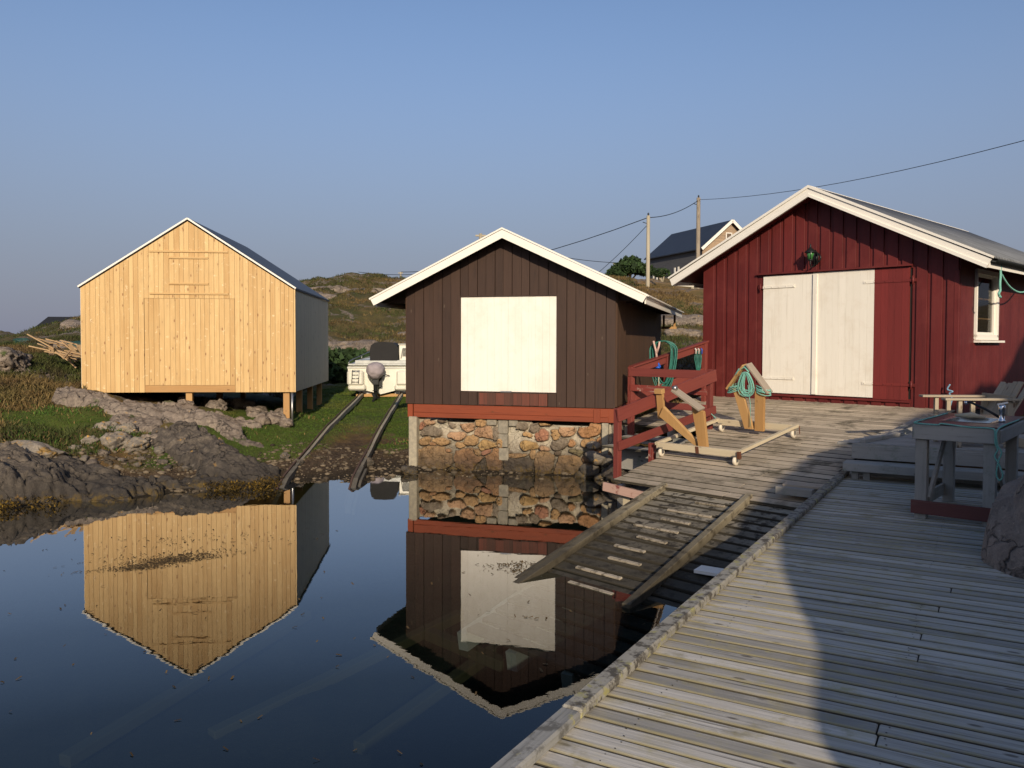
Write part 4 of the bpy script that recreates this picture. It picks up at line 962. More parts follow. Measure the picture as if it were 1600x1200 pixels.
for (y, s1) in ((.10, 1.), (.45, 1.02), (1.6, 1.0)):
    for x, z in ((-.38, 1.06), (-.38, 1.36), (-.34, 1.50), (-.24, 1.575), (0, 1.60), (.27, 1.575), (.37, 1.50), (.41, 1.36), (.41, 1.06)): vs.append((x * s1, y, z))
fs = [(i * 9 + j, i * 9 + j + 1, (i + 1) * 9 + j + 1, (i + 1) * 9 + j) for i in range(2) for j in range(8)] + [tuple(range(9)), tuple(range(18, 27))]
mb.add([(x + .06, y, z) for x, y, z in vs], fs); mb.build('canopy', plain('black_canvas', (.016, .015, .015), .8, bs=.1), t, .01)
mb = MB().box((.72, 1.0, 1.27), (.46, 1.1, .5)); mb.box((.72, 1.0, 1.535), (.52, 1.2, .03)); mb.build('cabin', M_hull, t, .02)
MB().box((.74, .44, 1.3), (.30, .02, .24)).build('window', M_glass, t)
mb = MB()
for z in (.46, .56, .66, .76): mb.tube([(-.78 + (z - .46) * .05, -.31, z), (-.60 + (z - .46) * .05, -.31, z)], .010, 6)
mb.tube([(-.79, -.31, .42), (-.77, -.31, .80), (-.58, -.31, .80), (-.60, -.31, .42)], .012, 6); mb.build('ladder', M_metal, t)
mb = MB().tube([(-.92, .0, .99), (-.90, .1, 1.05), (-.87, .8, 1.10), (-.6, 1.2, 1.24), (-.5, 1.5, 1.30), (-.45, 2.6, 1.32)], .014, 6).tube([(-.7, 1.1, 1.05), (-.68, 1.1, 1.2)], .012, 6); mb.build('hand_rail', M_metal, t)
mt = empty('outboard_motor', (-.10, -.42, 0)); mt.parent = t
v = IV4.copy(); v = np.sign(v) * np.abs(v) ** .8; v = v * (1 + .07 * fbm(v[:, 0] * 3, v[:, 1] * 3, v[:, 2] * 4, 3)[:, None]); v[:, 2] = np.where(v[:, 2] < 0, v[:, 2] * 1.15, v[:, 2]); v = v * np.array([.255, .30, .22]) + np.array([0, 0, .80]); v[:, 0] *= np.where(v[:, 2] < .8, .75 + .25 * (v[:, 2] - .5) / .3, 1)
npmesh('cover', v, IF4, plain('lilac_cloth_cover', (.36, .31, .32), .85, c2=(.29, .25, .26), scale=6, bs=.3), mt)
mb = MB().box((0, .03, .50), (.16, .24, .22)).tube([(0, .0, .6), (0, .02, .42), (0, .0, .05)], [.10, .07, .05], 10).box((0, .0, .22), (.16, .3, .015)).tube([(0, -.18, .03), (0, .15, .03)], [.03, .055], 10).box((0, .02, -.05), (.015, .14, .16))
mb.tube([(.05, .2, .55), (.15, .2, .62), (.28, .3, .66), (.36, .38, .62)], .014, 6).box((.1, .25, .48), (.12, .14, .3)); mb.build('leg', M_black, mt, .006)
mb = MB()
for k in range(3):
    q = 2 * math.pi * k / 3; mb.box((.07 * math.cos(q), -.19, .03 + .07 * math.sin(q)), (.12, .012, .07), Matrix.Rotation(-q, 3, 'Y') @ Matrix.Rotation(.5, 3, 'X'))
mb.build('propeller', M_black, mt)
t = empty('boat_cradle', (BXc + .02, BY + .35, .72), R(3), 'wooden cradle on the slip rails carrying the white boat', 'cradle')
mb = MB(); mb.box((0, -.1, .03), (1.55, .1, .09), long=0).box((0, 1.6, .05), (1.55, .1, .09), long=0).box((0, 3.2, .08), (1.4, .1, .09), long=0); mb.build('cross_beam', M_pineframe, t)
mb = MB().bar((-.8, -.1, .20), (-.35, -.1, .08), .06, .09).bar((.8, -.1, .20), (.35, -.1, .08), .06, .09).bar((-.6, -.1, 0), (-.55, 3.3, 0), .08, .08).bar((.55, -.1, 0), (.55, 3.3, 0), .08, .08); mb.build('frame', M_metal, t)

# ------------------------------------------------------------ terrain: polar height sheet, height profiles by direction
def yz(px_, D, y): return 2.3 + (535 - y) / 1280. * D
COLS = {
 -2600: [(3, -1.5), (9, -1.3), (16, .3), (30, 1.2), (90, 1.0), (150, 2.), (400, 3)],
 -900: [(3, -1.3), (9, -1.1), (11.5, .25), (18, 1.4), (30, 2.4), (90, 2.0), (200, 4.), (400, 3)],
 -200: [(3, -1.2), (8.8, -.9), (10.5, .0), (12, .5), (14, .85), (17, 1.45), (20, 1.95), (28, 2.3), (34, 2.3), (60, 1.6), (120, 2.4), (200, 4.4), (400, 3)],
 0: [(3, -1.2), (9.2, -.9), (11.1, .0), (12.3, .35), (14, .75), (15.5, 1.05), (18, 1.65), (20, 2.0), (27, 2.3), (32, 2.25), (60, 1.8), (120, 2.6), (200, 4.4), (300, 3.9), (400, 3)],
 60: [(3, -1.2), (9.5, -.9), (11.4, .0), (12.6, .28), (14, .62), (15.4, .95), (18, 1.5), (21, 1.95), (28, 2.35), (38, 2.75), (45, 2.5), (100, 2.0), (200, 2.2), (400, 2)],
 95: [(3, -1.2), (9.7, -.9), (11.6, .0), (12.7, .22), (14, .56), (15.4, .93), (18, 1.4), (21, 1.85), (27, 2.3), (37, 2.92), (44, 2.7), (60, 2.3), (120, 2.0), (400, 2)],
 130: [(3, -1.2), (9.8, -.8), (11.7, .0), (12.8, .16), (13.6, .40), (15.2, .86), (17, 1.22), (20, 1.70), (25, 2.2), (36, 3.02), (44, 3.1), (60, 2.7), (120, 2.0), (400, 2)],
 210: [(3, -1.2), (10.0, -.8), (11.9, -.02), (12.9, .10), (13.7, .24), (14.6, .55), (16, .92), (17.5, 1.05), (23, 1.2), (36, 3.2), (46, 4.1), (60, 3.8), (120, 2.0), (400, 2)],
 300: [(3, -1.2), (10.4, -.8), (12.3, -.03), (13.2, .12), (14.3, .42), (15.2, .66), (16, .84), (17.5, .90), (19, .75), (24, .9), (36, 3.0), (50, 5.0), (60, 5.0), (120, 2.0), (400, 2)],
 400: [(3, -1.2), (11, -.8), (12.8, -.06), (13.6, .10), (15, .30), (16.5, .55), (18, .66), (24, .72), (31, .95), (36, 1.8), (45, 4.0), (62, 6.2), (75, 6.2), (120, 3.0), (400, 2)],
 447: [(3, -1.2), (11.4, -.7), (13.3, -.05), (14, .10), (15, .28), (17.5, .62), (23, .70), (30, .78), (34, 1.5), (45, 3.4), (60, 5.6), (72, 6.75), (90, 6.1), (160, 3.0), (400, 2)],
 500: [(3, -1.2), (11.6, -.7), (13.4, -.04), (14, .06), (15, .20), (17.5, .42), (24, .70), (30, .82), (34, 1.8), (45, 3.4), (60, 5.9), (72, 7.3), (90, 7.1), (160, 3.0), (400, 2)],
 560: [(3, -1.2), (11.6, -.7), (13.45, -.02), (14.5, .08), (17.5, .26), (24, .68), (30, .90), (34, 1.6), (45, 3.2), (60, 5.9), (74, 7.95), (90, 7.8), (160, 3.0), (400, 2)],
 640: [(3, -1.2), (11.6, -.7), (13.5, -.04), (14.7, .03), (15.5, .14), (17.5, .28), (24, .70), (30, 1.0), (34, 1.7), (45, 3.2), (60, 5.8), (78, 8.2), (95, 8.0), (160, 3.0), (400, 2)],
 800: [(3, -1.2), (11.6, -.7), (13.3, -.10), (14.2, -.01), (15, .08), (20, .6), (26, 1.0), (36, 3.0), (50, 5.5), (78, 8.0), (95, 8.0), (160, 3.0), (400, 2)],
 940: [(3, -1.2), (10.5, -.7), (12.6, -.10), (13.7, -.01), (15, .16), (18, .8), (21, 1.4), (26, 2.2), (36, 3.6), (50, 5.4), (76, 7.9), (95, 8.0), (160, 3.0), (400, 2)],
 1010: [(3, -1.2), (9.5, -.7), (11.8, -.05), (13, .12), (15, .45), (18, 1.0), (21, 1.6), (24, 2.0), (32, 3.2), (48, 5.2), (64, 6.7), (80, 8.1), (95, 8.6), (160, 4.0), (400, 2)],
 1070: [(3, -1.2), (9, -.7), (11.0, -.05), (13, .25), (15, .7), (18, 1.3), (21, 1.75), (24, 2.1), (32, 3.2), (48, 5.0), (64, 6.8), (80, 8.3), (100, 9.0), (160, 4.0), (400, 2)],
 1180: [(2, -1.1), (7.4, -.5), (10, 0.0), (12, .35), (14, .75), (17, 1.1), (22, 1.5), (30, 2.7), (48, 5.0), (64, 7.0), (80, 8.6), (110, 9.2), (160, 4.0), (400, 2)],
 1360: [(2, -1.0), (4.6, -.4), (6.5, .1), (9, .25), (12, .5), (14, .8), (17, 1.0), (22, 1.3), (30, 2.5), (48, 5.0), (80, 9.0), (110, 9.0), (400, 2)],
 1600: [(1.5, -.8), (2.8, .0), (4, .2), (8, .35), (11, .6), (14, .9), (17, 1.0), (22, 1.4), (30, 2.4), (48, 4.6), (80, 8.0), (400, 3)],
 2400: [(1, -.4), (1.6, .1), (3, .2), (8, .5), (14, 1.2), (22, 2.0), (30, 3.0), (80, 8.0), (400, 3)],
}
azk = np.array([math.atan((k - 800) / 1280.) for k in sorted(COLS)]); prof = [COLS[k] for k in sorted(COLS)]
back = [(1, -1.2), (10, -1.5), (30, -1.0), (60, 1), (150, 3), (400, 3)]; backr = [(1, -.2), (2, .1), (4, .3), (14, 1.5), (30, 4), (80, 8), (400, 3)]
azk = np.concatenate([[-math.pi, -2.2, -1.6], azk, [1.3, 2.2, 2.9, math.pi]]); prof = [back, back, back] + prof + [COLS[2400], backr, backr, back]
DK = np.concatenate([np.geomspace(1.0, 8, 16)[:-1], np.linspace(8, 20, 145)[:-1], np.geomspace(20, 400, 210)])
ZK = np.array([np.interp(DK, [a for a, _ in p_], [b for _, b in p_]) for p_ in prof])
def ground0(X, Y):
    X = np.asarray(X, float); Y = np.asarray(Y, float); D = np.maximum(Y, 1.) if False else None
    az = np.arctan2(X, Y); c = np.cos(az)
    r = np.hypot(X, Y); Dv = np.where(np.abs(az) < 1.25, r * np.maximum(c, .31), r * .31)
    Dv = np.clip(Dv, 1.0, 399.)
    fi = np.interp(az, azk, np.arange(len(azk))); i0 = np.clip(np.floor(fi).astype(int), 0, len(azk) - 2); fr_ = fi - i0
    fr_ = fr_ * fr_ * (3 - 2 * fr_) * .5 + fr_ * .5
    di = np.interp(Dv, DK, np.arange(len(DK))); j0 = np.clip(np.floor(di).astype(int), 0, len(DK) - 2); fd = di - j0
    z = (ZK[i0, j0] * (1 - fd) + ZK[i0, j0 + 1] * fd) * (1 - fr_) + (ZK[i0 + 1, j0] * (1 - fd) + ZK[i0 + 1, j0 + 1] * fd) * fr_
    return z, Dv
def rel_noise(X, Y, z, D):
    hill = np.clip((D - 24) / 15, 0, 1); shore = np.clip((z + .3) / .5, 0, 1)
    left = np.clip((-X - 4.6) / 1.5, 0, 1)
    n = hill * (.7 * fbm(X / 9, Y / 9, 0, 5, 3) + .30 * np.abs(fbm(X / 2.2, Y / 2.2, 0, 4, 8))) * np.clip((z) / 5, .15, .8)
    n = n + (.03 + .06 * left * shore) * fbm(X / .9, Y / .9, 0, 5, 5) + .022 * fbm(X / .16, Y / .16, 0, 3, 9)
    return n
def ground(X, Y):
    z, D = ground0(X, Y); return z + rel_noise(np.asarray(X, float), np.asarray(Y, float), z, D)
az_in = np.linspace(R(-40), R(42), 620); az_all = np.concatenate([np.linspace(-math.pi, R(-40), 60)[:-1], az_in, np.linspace(R(42), math.pi, 60)[1:]])
rk = np.concatenate([[.05, .5], DK, [600, 1200, 3500]])
AZ, RK = np.meshgrid(az_all, rk, indexing='ij')
RR = RK / np.maximum(np.cos(AZ), .31); X_, Y_2 = RR * np.sin(AZ), RR * np.cos(AZ)
Zg = ground(X_, Y_2); Zg[:, -3:] = np.array([2.5, 1.5, -4]) 
nA, nR = Zg.shape
idx = np.arange(nA * nR).reshape(nA, nR)
F_ = np.stack([idx[:-1, :-1], idx[:-1, 1:], idx[1:, 1:], idx[1:, :-1]], -1).reshape(-1, 4)
# lawn mask (mown grass between the houses and below the bank on the left)
def lawnmask(X, Y, z):
    a = np.clip((z - .16 - .08 * fbm(X * 1.7, Y * 1.7, 0, 3)) / .08, 0, 1) * np.clip((30 - Y) / 3, 0, 1) * np.clip((X + 6.6) / .6, 0, 1) * np.clip((1.0 - X) / 1, 0, 1)
    b = np.exp(-(((X + 8.3) / 1.45) ** 2 + ((Y - 14.95 - .10 * (X + 8.3)) / .62) ** 2) ** 2)
    strip = np.exp(-((X - (-3.1 - (Y - 13.3) * .064)) / .42) ** 2) * np.clip((20.5 - Y) / 4.5, 0, 1)
    return np.clip(np.maximum(a * (1 - .9 * strip), b), 0, 1)
LM = lawnmask(X_, Y_2, Zg)
m, nt, b = nmat('ground_cover')
tc = nt.nodes.new('ShaderNodeNewGeometry').outputs['Position']; z = nd(nt, 'ShaderNodeSeparateXYZ', None, _0=tc).outputs[2]
lw = nd(nt, 'ShaderNodeAttribute', {'attribute_name': 'lawn'}).outputs['Fac']
n1 = noi(nt, tc, .22, 6, .62, .4); n2 = noi(nt, tc, 1.3, 7, .7); n3 = noi(nt, tc, 14., 6, .75); n4 = noi(nt, mapping(nt, tc, (1, 1, 1), (31, 7, 2)), .5, 8, .68, .6)
n5 = noi(nt, tc, 55., 3, .7)
col = mix(nt, ramp(nt, n1, .40, .60), (.060, .072, .020), (.19, .125, .05))
col = mix(nt, ramp(nt, n2, .42, .62), col, (.095, .075, .030))
col = mix(nt, ramp(nt, n2, .60, .70), col, (.040, .050, .016))
col = mix(nt, mth(nt, 'MULTIPLY', ramp(nt, n3, .5, .66), .6), col, (.035, .038, .014))
xx = nd(nt, 'ShaderNodeSeparateXYZ', None, _0=tc).outputs[0]
dry = mth(nt, 'MULTIPLY', ramp(nt, xx, 3., 8.), ramp(nt, n4, .36, .56))
col = mix(nt, mth(nt, 'MULTIPLY', dry, .85), col, (.30, .185, .075))
rk_ = mth(nt, 'MULTIPLY', ramp(nt, n4, .535, .56), ramp(nt, n2, .36, .46))
rock = mix(nt, ramp(nt, n3, .4, .6), (.25, .19, .145), (.10, .085, .07)); rock = mix(nt, ramp(nt, n5, .5, .7), rock, (.36, .29, .22))
col = mix(nt, rk_, col, rock)
lcol = mix(nt, ramp(nt, n2, .35, .65), (.062, .100, .016), (.105, .120, .028)); lcol = mix(nt, mth(nt, 'MULTIPLY', ramp(nt, n3, .45, .7), .5), lcol, (.035, .07, .010))
col = mix(nt, lw, col, lcol)
mud = mix(nt, ramp(nt, n3, .4, .62), (.055, .036, .022), (.13, .09, .055)); mud = mix(nt, ramp(nt, n5, .6, .75), mud, (.17, .13, .09))
mz = mth(nt, 'ADD', z, mth(nt, 'MULTIPLY', mth(nt, 'SUBTRACT', n2, .5), .5))
nl = mth(nt, 'MULTIPLY', ramp(nt, mz, .22, .34, 1., 0.), mth(nt, 'SUBTRACT', 1., mth(nt, 'MULTIPLY', lw, .8)))
tan_ = mix(nt, n3, (.22, .13, .05), (.13, .085, .035))
col = mix(nt, mth(nt, 'MULTIPLY', ramp(nt, mz, .52, .36), mth(nt, 'SUBTRACT', 1., lw)), col, tan_)
col = mix(nt, nl, col, mud)
col = mix(nt, ramp(nt, z, .14, .02), col, (.034, .026, .016))
bed = mix(nt, ramp(nt, n2, .4, .6), (.016, .019, .013), (.034, .034, .022)); bed = mix(nt, mth(nt, 'MULTIPLY', ramp(nt, n3, .62, .72), .5), bed, (.11, .10, .075))
col = mix(nt, ramp(nt, z, .0, -.12), col, bed)
nt.links.new(col, b.inputs['Base Color']); b.inputs['Roughness'].default_value = .9; b.inputs['Specular IOR Level'].default_value = .15
bump(nt, b, mth(nt, 'ADD', n3, mth(nt, 'MULTIPLY', n5, .5)), .9, .05)
g = npmesh('ground', np.stack([X_, Y_2, Zg], -1).reshape(-1, 3), F_, m, None, True, {'lawn': ('FLOAT', LM.ravel())}); tag(g, kind='structure')

# ------------------------------------------------------------ old slip rails and boat (between the boathouses)
M_rail = wood('slip_rail_wood', (.44, .39, .31), (.30, .26, .20), (.08, .07, .055), rough=.85, bs=.6, zwet=(.0, .25, (.05, .045, .035), .8))
M_railrust = plain('rusty_iron', (.09, .05, .035), .85, scale=30)
def gz(Y): return float(np.interp(Y, [12, 13.2, 17.5, 24, 26], [-.28, .05, .43, .78, .88]))
for k, (xa, xb, lb) in enumerate(((-3.66, -4.34, 'wooden slipway rail running from the water past the boat, left of the pair'), (-2.53, -3.20, 'wooden slipway rail running from the water past the boat, right of the pair'))):
    t = empty('slipway_rail', (xa, 13.3, 0), 0, lb, 'slip rail', 'rails of the grass slipway')
    ys = [12.2, 13.2, 14.0, 15.2, 16.4, 17.6, 18.8, 20, 21.2, 22.4, 23.6, 25]
    bm_ = MB(); bi = MB()
    gh = lambda x_, y_: gz(y_)
    for a, b in zip(ys[:-1], ys[1:]):
        xx = lambda y: lerp(xa, xb, (y - 13.3) / 10.6) + (.006 * math.sin(y * 2.1 + k))
        p0 = Vector((xx(a) - xa, a - 13.3, gh(xx(a), a))); p1 = Vector((xx(b) - xa, b - 13.3, gh(xx(b), b)))
        bm_.bar(p0, p1, .08 if a < 14 else .05, .10); (bm_.bar(p0 + EX * .08 - EZ * .03, p1 + EX * .08 - EZ * .03, .04, .08) if a < 14 and k else None); 
        if a > 12: bi.bar(p0 + EZ * .068 + EX * -.05, p1 + EZ * .068 + EX * -.05, .03, .02)
    bm_.build('beam', M_rail, t); bi.build('iron_strip', M_railrust, t)
# ------------------------------------------------------------ water
m = bpy.data.materials.new('still_water'); m.use_nodes = True; nt = m.node_tree; nt.nodes.clear()
out = nt.nodes.new('ShaderNodeOutputMaterial'); gl = nt.nodes.new('ShaderNodeBsdfGlossy'); gl.inputs['Roughness'].default_value = .0; gl.inputs['Color'].default_value = (1, 1, 1, 1)
tr = nt.nodes.new('ShaderNodeBsdfTransparent'); tr.inputs[0].default_value = (.42, .50, .50, 1)
lw_ = nt.nodes.new('ShaderNodeLayerWeight'); lw_.inputs[0].default_value = .5; fz = nt.nodes.new('ShaderNodeValToRGB'); nt.links.new(lw_.outputs['Facing'], fz.inputs[0])
for k_, (p_, v_) in enumerate(((0., .03), (.5, .055), (.62, .11), (.70, .24), (.78, .48), (1., 1.))):
    e = fz.color_ramp.elements[k_] if k_ < 2 else fz.color_ramp.elements.new(p_)
    e.position = p_; e.color = (v_, v_, v_, 1)
ms = nt.nodes.new('ShaderNodeMixShader'); nt.links.new(fz.outputs[0], ms.inputs[0]); nt.links.new(tr.outputs[0], ms.inputs[1]); nt.links.new(gl.outputs[0], ms.inputs[2]); nt.links.new(ms.outputs[0], out.inputs[0])
tc = nt.nodes.new('ShaderNodeNewGeometry').outputs['Position']
h1 = noi(nt, mapping(nt, tc, (1.0, 2.2, 1)), 1.1, 3, .5); h2 = noi(nt, mapping(nt, tc, (1., 2.6, 1), (5, 5, 0)), 7., 2, .5)
bp = nt.nodes.new('ShaderNodeBump'); bp.inputs['Strength'].default_value = .10; bp.inputs['Distance'].default_value = .0065
hh = mth(nt, 'ADD', h1, mth(nt, 'MULTIPLY', h2, .10)); nt.links.new(hh, bp.inputs['Height']); nt.links.new(bp.outputs[0], gl.inputs['Normal'])
mb = MB(); Wd = 3600
mb.add([(-Wd, -Wd, 0), (Wd, -Wd, 0), (Wd, Wd, 0), (-Wd, Wd, 0)], [(0, 1, 2, 3)])
tag(mb.build('water', m), kind='structure')

# ------------------------------------------------------------ rocks
M_r1 = rockmat('shore_gneiss', (.098, .080, .062), (.048, .040, .033), (.19, .155, .115), lich=.12, green=.12, scale=1.3, pale=.7)
M_r2 = rockmat('pink_bedrock', (.225, .18, .14), (.125, .10, .08), (.34, .275, .21), lich=.12, green=.25, scale=1.4, pale=.4)
M_r3 = rockmat('lichened_boulder', (.25, .215, .17), (.17, .15, .12), (.33, .27, .2), lich=.45, green=.1, scale=3, pale=.4)
M_r4 = rockmat('brown_granite', (.26, .20, .16), (.16, .13, .108), (.35, .28, .225), lich=.0, wet=False, green=.0, scale=1.5, pale=.3)
def rock(name, c, rad, mat, label=None, cat='rock', rot=0., sub=4, amp=.3, freq=1., seed=0, group=None, sharp=.3, tilt=0., facet=12):
    v0_ = {3: IV3, 4: IV4, 5: IV5, 2: IV2}[sub]; f = {3: IF3, 4: IF4, 5: IF5, 2: IF2}[sub]; v = v0_.copy(); s_ = seed * 13.7
    if facet:
        rf_ = np.random.default_rng(seed + 500); dn = rf_.normal(0, 1, (facet, 3)); dn /= np.linalg.norm(dn, axis=1)[:, None]
        for d_, o__ in zip(dn, rf_.uniform(.62, .9, facet)):
            ov = np.clip(v @ d_ - o__, 0, None); v = v - ov[:, None] * d_ * .88
    q = v * freq
    n = fbm(q[:, 0] * .9 + s_, q[:, 1] * .9, q[:, 2] * .9 + s_, 5, seed) * amp
    rd = np.abs(fbm(q[:, 0] * 2.1 + s_, q[:, 1] * 2.1 + 5, q[:, 2] * 3.1, 4, seed + 3)); n = n - sharp * amp * 1.2 * (1 - np.clip(rd * 3, 0, 1)) ** 3
    ter = np.round(v[:, 2] * 4 + fbm(q[:, 0], q[:, 1], 0, 2, seed) * 2) / 4; n = n + .05 * sharp * np.sin(ter * 9)
    v = v * (1 + n[:, None]) * np.array(rad)
    v = v + np.stack([np.zeros(len(v)), np.zeros(len(v)), fbm(v[:, 0] * 3, v[:, 1] * 3, v[:, 2] * 3, 4, seed) * .04 * min(rad[0], 1)], -1)
    M = np.array((Matrix.Rotation(rot, 3, 'Z') @ Matrix.Rotation(tilt, 3, 'Y'))); v = v @ M.T
    o = npmesh(name, v, f, mat); o.location = c
    if label: tag(o, label, cat, group)
    return o
def gpt(px_, y_, it=0):
    """point on the ground sheet seen in that direction"""
    d = ray(px_, y_); Ys = np.linspace(8.5, 60, 2600); P = np.array([[d.x / d.y * Y, Y, H + d.z / d.y * Y] for Y in Ys])
    z, _ = ground0(P[:, 0], P[:, 1]); hit = P[:, 2] <= z; k = int(np.argmax(hit)) if hit.any() else int(np.argmin(P[:, 2] - z)); return Vector((P[k][0], P[k][1], z[k]))
# bedrock of the left shore: one continuous rock surface breaking through the ground
def cells(x, y, sd_):
    ix, iy = np.floor(x), np.floor(y); f1 = np.full(x.shape, 9.); f2 = f1.copy(); idh = np.zeros(x.shape); gxx = np.zeros(x.shape)
    for a in (-1, 0, 1):
        for b_ in (-1, 0, 1):
            cx, cy = ix + a, iy + b_; z0_ = cx * 0
            jx, jy = cx + .1 + .8 * _h(cx, cy, z0_, sd_), cy + .1 + .8 * _h(cx, cy, z0_, sd_ + 1); d = np.hypot(x - jx, y - jy)
            nw = d < f1; f2 = np.where(nw, f1, np.minimum(f2, d)); f1 = np.where(nw, d, f1); idh = np.where(nw, _h(cx, cy, z0_, sd_ + 2), idh); gxx = np.where(nw, (x - jx) * (_h(cx, cy, z0_, sd_ + 3) - .5) + (y - jy) * (_h(cx, cy, z0_, sd_ + 4) - .5), gxx)
    return f2 - f1, idh, gxx
def bedrock(name, x0, x1, y0, y1, st, blobs, mat, label, ang, seed, amp=.07):
    gx, gy = np.meshgrid(np.arange(x0, x1, st), np.arange(y0, y1, st), indexing='ij'); z0, _ = ground0(gx, gy)
    wx = gx + .14 * fbm(gx * 1.6, gy * 1.6, 0, 4, seed); wy = gy + .14 * fbm(gx * 1.6, gy * 1.6, 5, 4, seed)
    hgt = np.full(gx.shape, -.30)
    for bx, by, rx_, ry_, A, an in blobs:
        c_, s_ = math.cos(R(an)), math.sin(R(an)); u = ((wx - bx) * c_ + (wy - by) * s_) / rx_; v = (-(wx - bx) * s_ + (wy - by) * c_) / ry_
        r2 = u * u + v * v; hgt = np.maximum(hgt, np.where(r2 < 1.6, A * np.sqrt(np.clip(1.6 - r2, 0, 2) / 1.6) - .3 * np.clip(r2 - .9, 0, 1) ** .5, -.3))
    c_, s_ = math.cos(R(ang)), math.sin(R(ang)); uu = gx * c_ + gy * s_; vv = -gx * s_ + gy * c_
    # tilted strata: saw-tooth steps across the bedding plus ridged noise
    ph = vv * 2.6 + .9 * fbm(uu * .7, vv * .9, 0, 4, seed + 1); saw = ph - np.floor(ph); saw = np.where(saw < .82, saw / .82, (1 - saw) / .18)
    n = amp * (1.1 * (saw - .5) + .9 * fbm(uu * .8, vv * 2.2, 0, 5, seed + 2) + .5 * fbm(gx * 5, gy * 5, 0, 4, seed + 3) + .35 * np.abs(fbm(uu * 9, vv * 14, 0, 3, seed + 9)))
    cr = np.abs(fbm(uu * 1.1, vv * 1.3, 3, 4, seed + 5)); n = n - amp * 1.3 * np.clip(1 - cr / .045, 0, 1); cr = np.abs(fbm(uu * .9, vv * .8, 8, 3, seed + 6)); n = n - amp * 1.6 * np.clip(1 - cr / .03, 0, 1)
    for sc_, am in ((1.1, 1.5), (3.1, .34)):
        wu = uu * sc_ * .6 + .35 * fbm(uu * sc_, vv * sc_, 1, 3, seed + 20); wv = vv * sc_ + .35 * fbm(uu * sc_, vv * sc_, 6, 3, seed + 21)
        ed, idh, tl_ = cells(wu, wv, seed + 30 + int(sc_)); n = n + amp * am * ((idh - .5) * 1.1 + tl_ * 1.6) * np.clip(ed / .07, 0, 1) - amp * am * .55 * (1 - np.clip(ed / .05, 0, 1))
    z = z0 + hgt + n * np.clip((hgt + .3) / .3, 0, 1)
    ii = np.arange(z.size).reshape(z.shape)
    F = np.stack([ii[:-1, :-1], ii[1:, :-1], ii[1:, 1:], ii[:-1, 1:]], -1).reshape(-1, 4)
    keep = (hgt > -.295); kf = (keep[:-1, :-1] | keep[1:, :-1] | keep[1:, 1:] | keep[:-1, 1:]).reshape(-1)
    F = F[kf]; used = np.unique(F); rm = np.full(z.size, -1); rm[used] = np.arange(len(used))
    tag(npmesh(name, np.stack([gx, gy, z], -1).reshape(-1, 3)[used], rm[F], mat), label, 'rock')
bedrock('shore_bedrock', -9.6, -5.0, 10.4, 13.6, .022, [(-7.45, 11.75, 1.0, .62, .42, 4), (-8.7, 11.5, .9, .7, .36, 0), (-6.75, 12.55, .75, .40, .26, -12), (-6.1, 11.95, .62, .30, .17, -6), (-5.75, 12.35, .55, .22, .12, 4)], M_r1,
        'large dark rounded shore rock with cracks and seaweed at the left edge', -14, 2)
bedrock('shore_bedrock', -6.9, -3.1, 12.0, 15.6, .020, [(-5.75, 14.45, .62, .46, .22, -30), (-5.2, 14.0, .75, .42, .22, -28), (-4.55, 13.55, .62, .42, .26, -25), (-4.05, 13.35, .36, .36, .22, 0), (-4.75, 12.85, .95, .30, .15, 6), (-5.7, 12.9, .5, .16, .07, 0)], M_r1,
        'broad grey sloping shore rock with pale streaks left of the slipway', -30, 5)
bedrock('pink_ledge', -9.6, -4.4, 14.6, 17.4, .025, [(-8.35, 16.35, .75, .45, .24, -8), (-7.5, 16.1, .8, .45, .16, -10), (-6.7, 15.9, .8, .40, .12, -12), (-5.9, 15.75, .65, .26, .14, -18), (-6.9, 15.3, .55, .25, .08, -10), (-5.2, 15.3, .5, .14, .08, -25), (-7.2, 16.9, .8, .4, .05, 0), (-5.6, 16.6, .6, .35, .05, 0)], M_r2,
        'pinkish layered bedrock under the front of the pine boathouse', -12, 9, .055)
M_lich = rockmat('orange_lichen_rock', (.25, .215, .17), (.17, .15, .12), (.33, .27, .2), lichen=(.30, .18, .05), lich=.7, green=.1, scale=1.2, pale=.4)
rock('lichen_rock', (-7.72, 12.92, .54), (.66, .36, .24), M_lich, 'rounded rock with a bright orange lichen patch at the left edge', 'rock', R(4), 5, .15, 1, 7, sharp=.4)
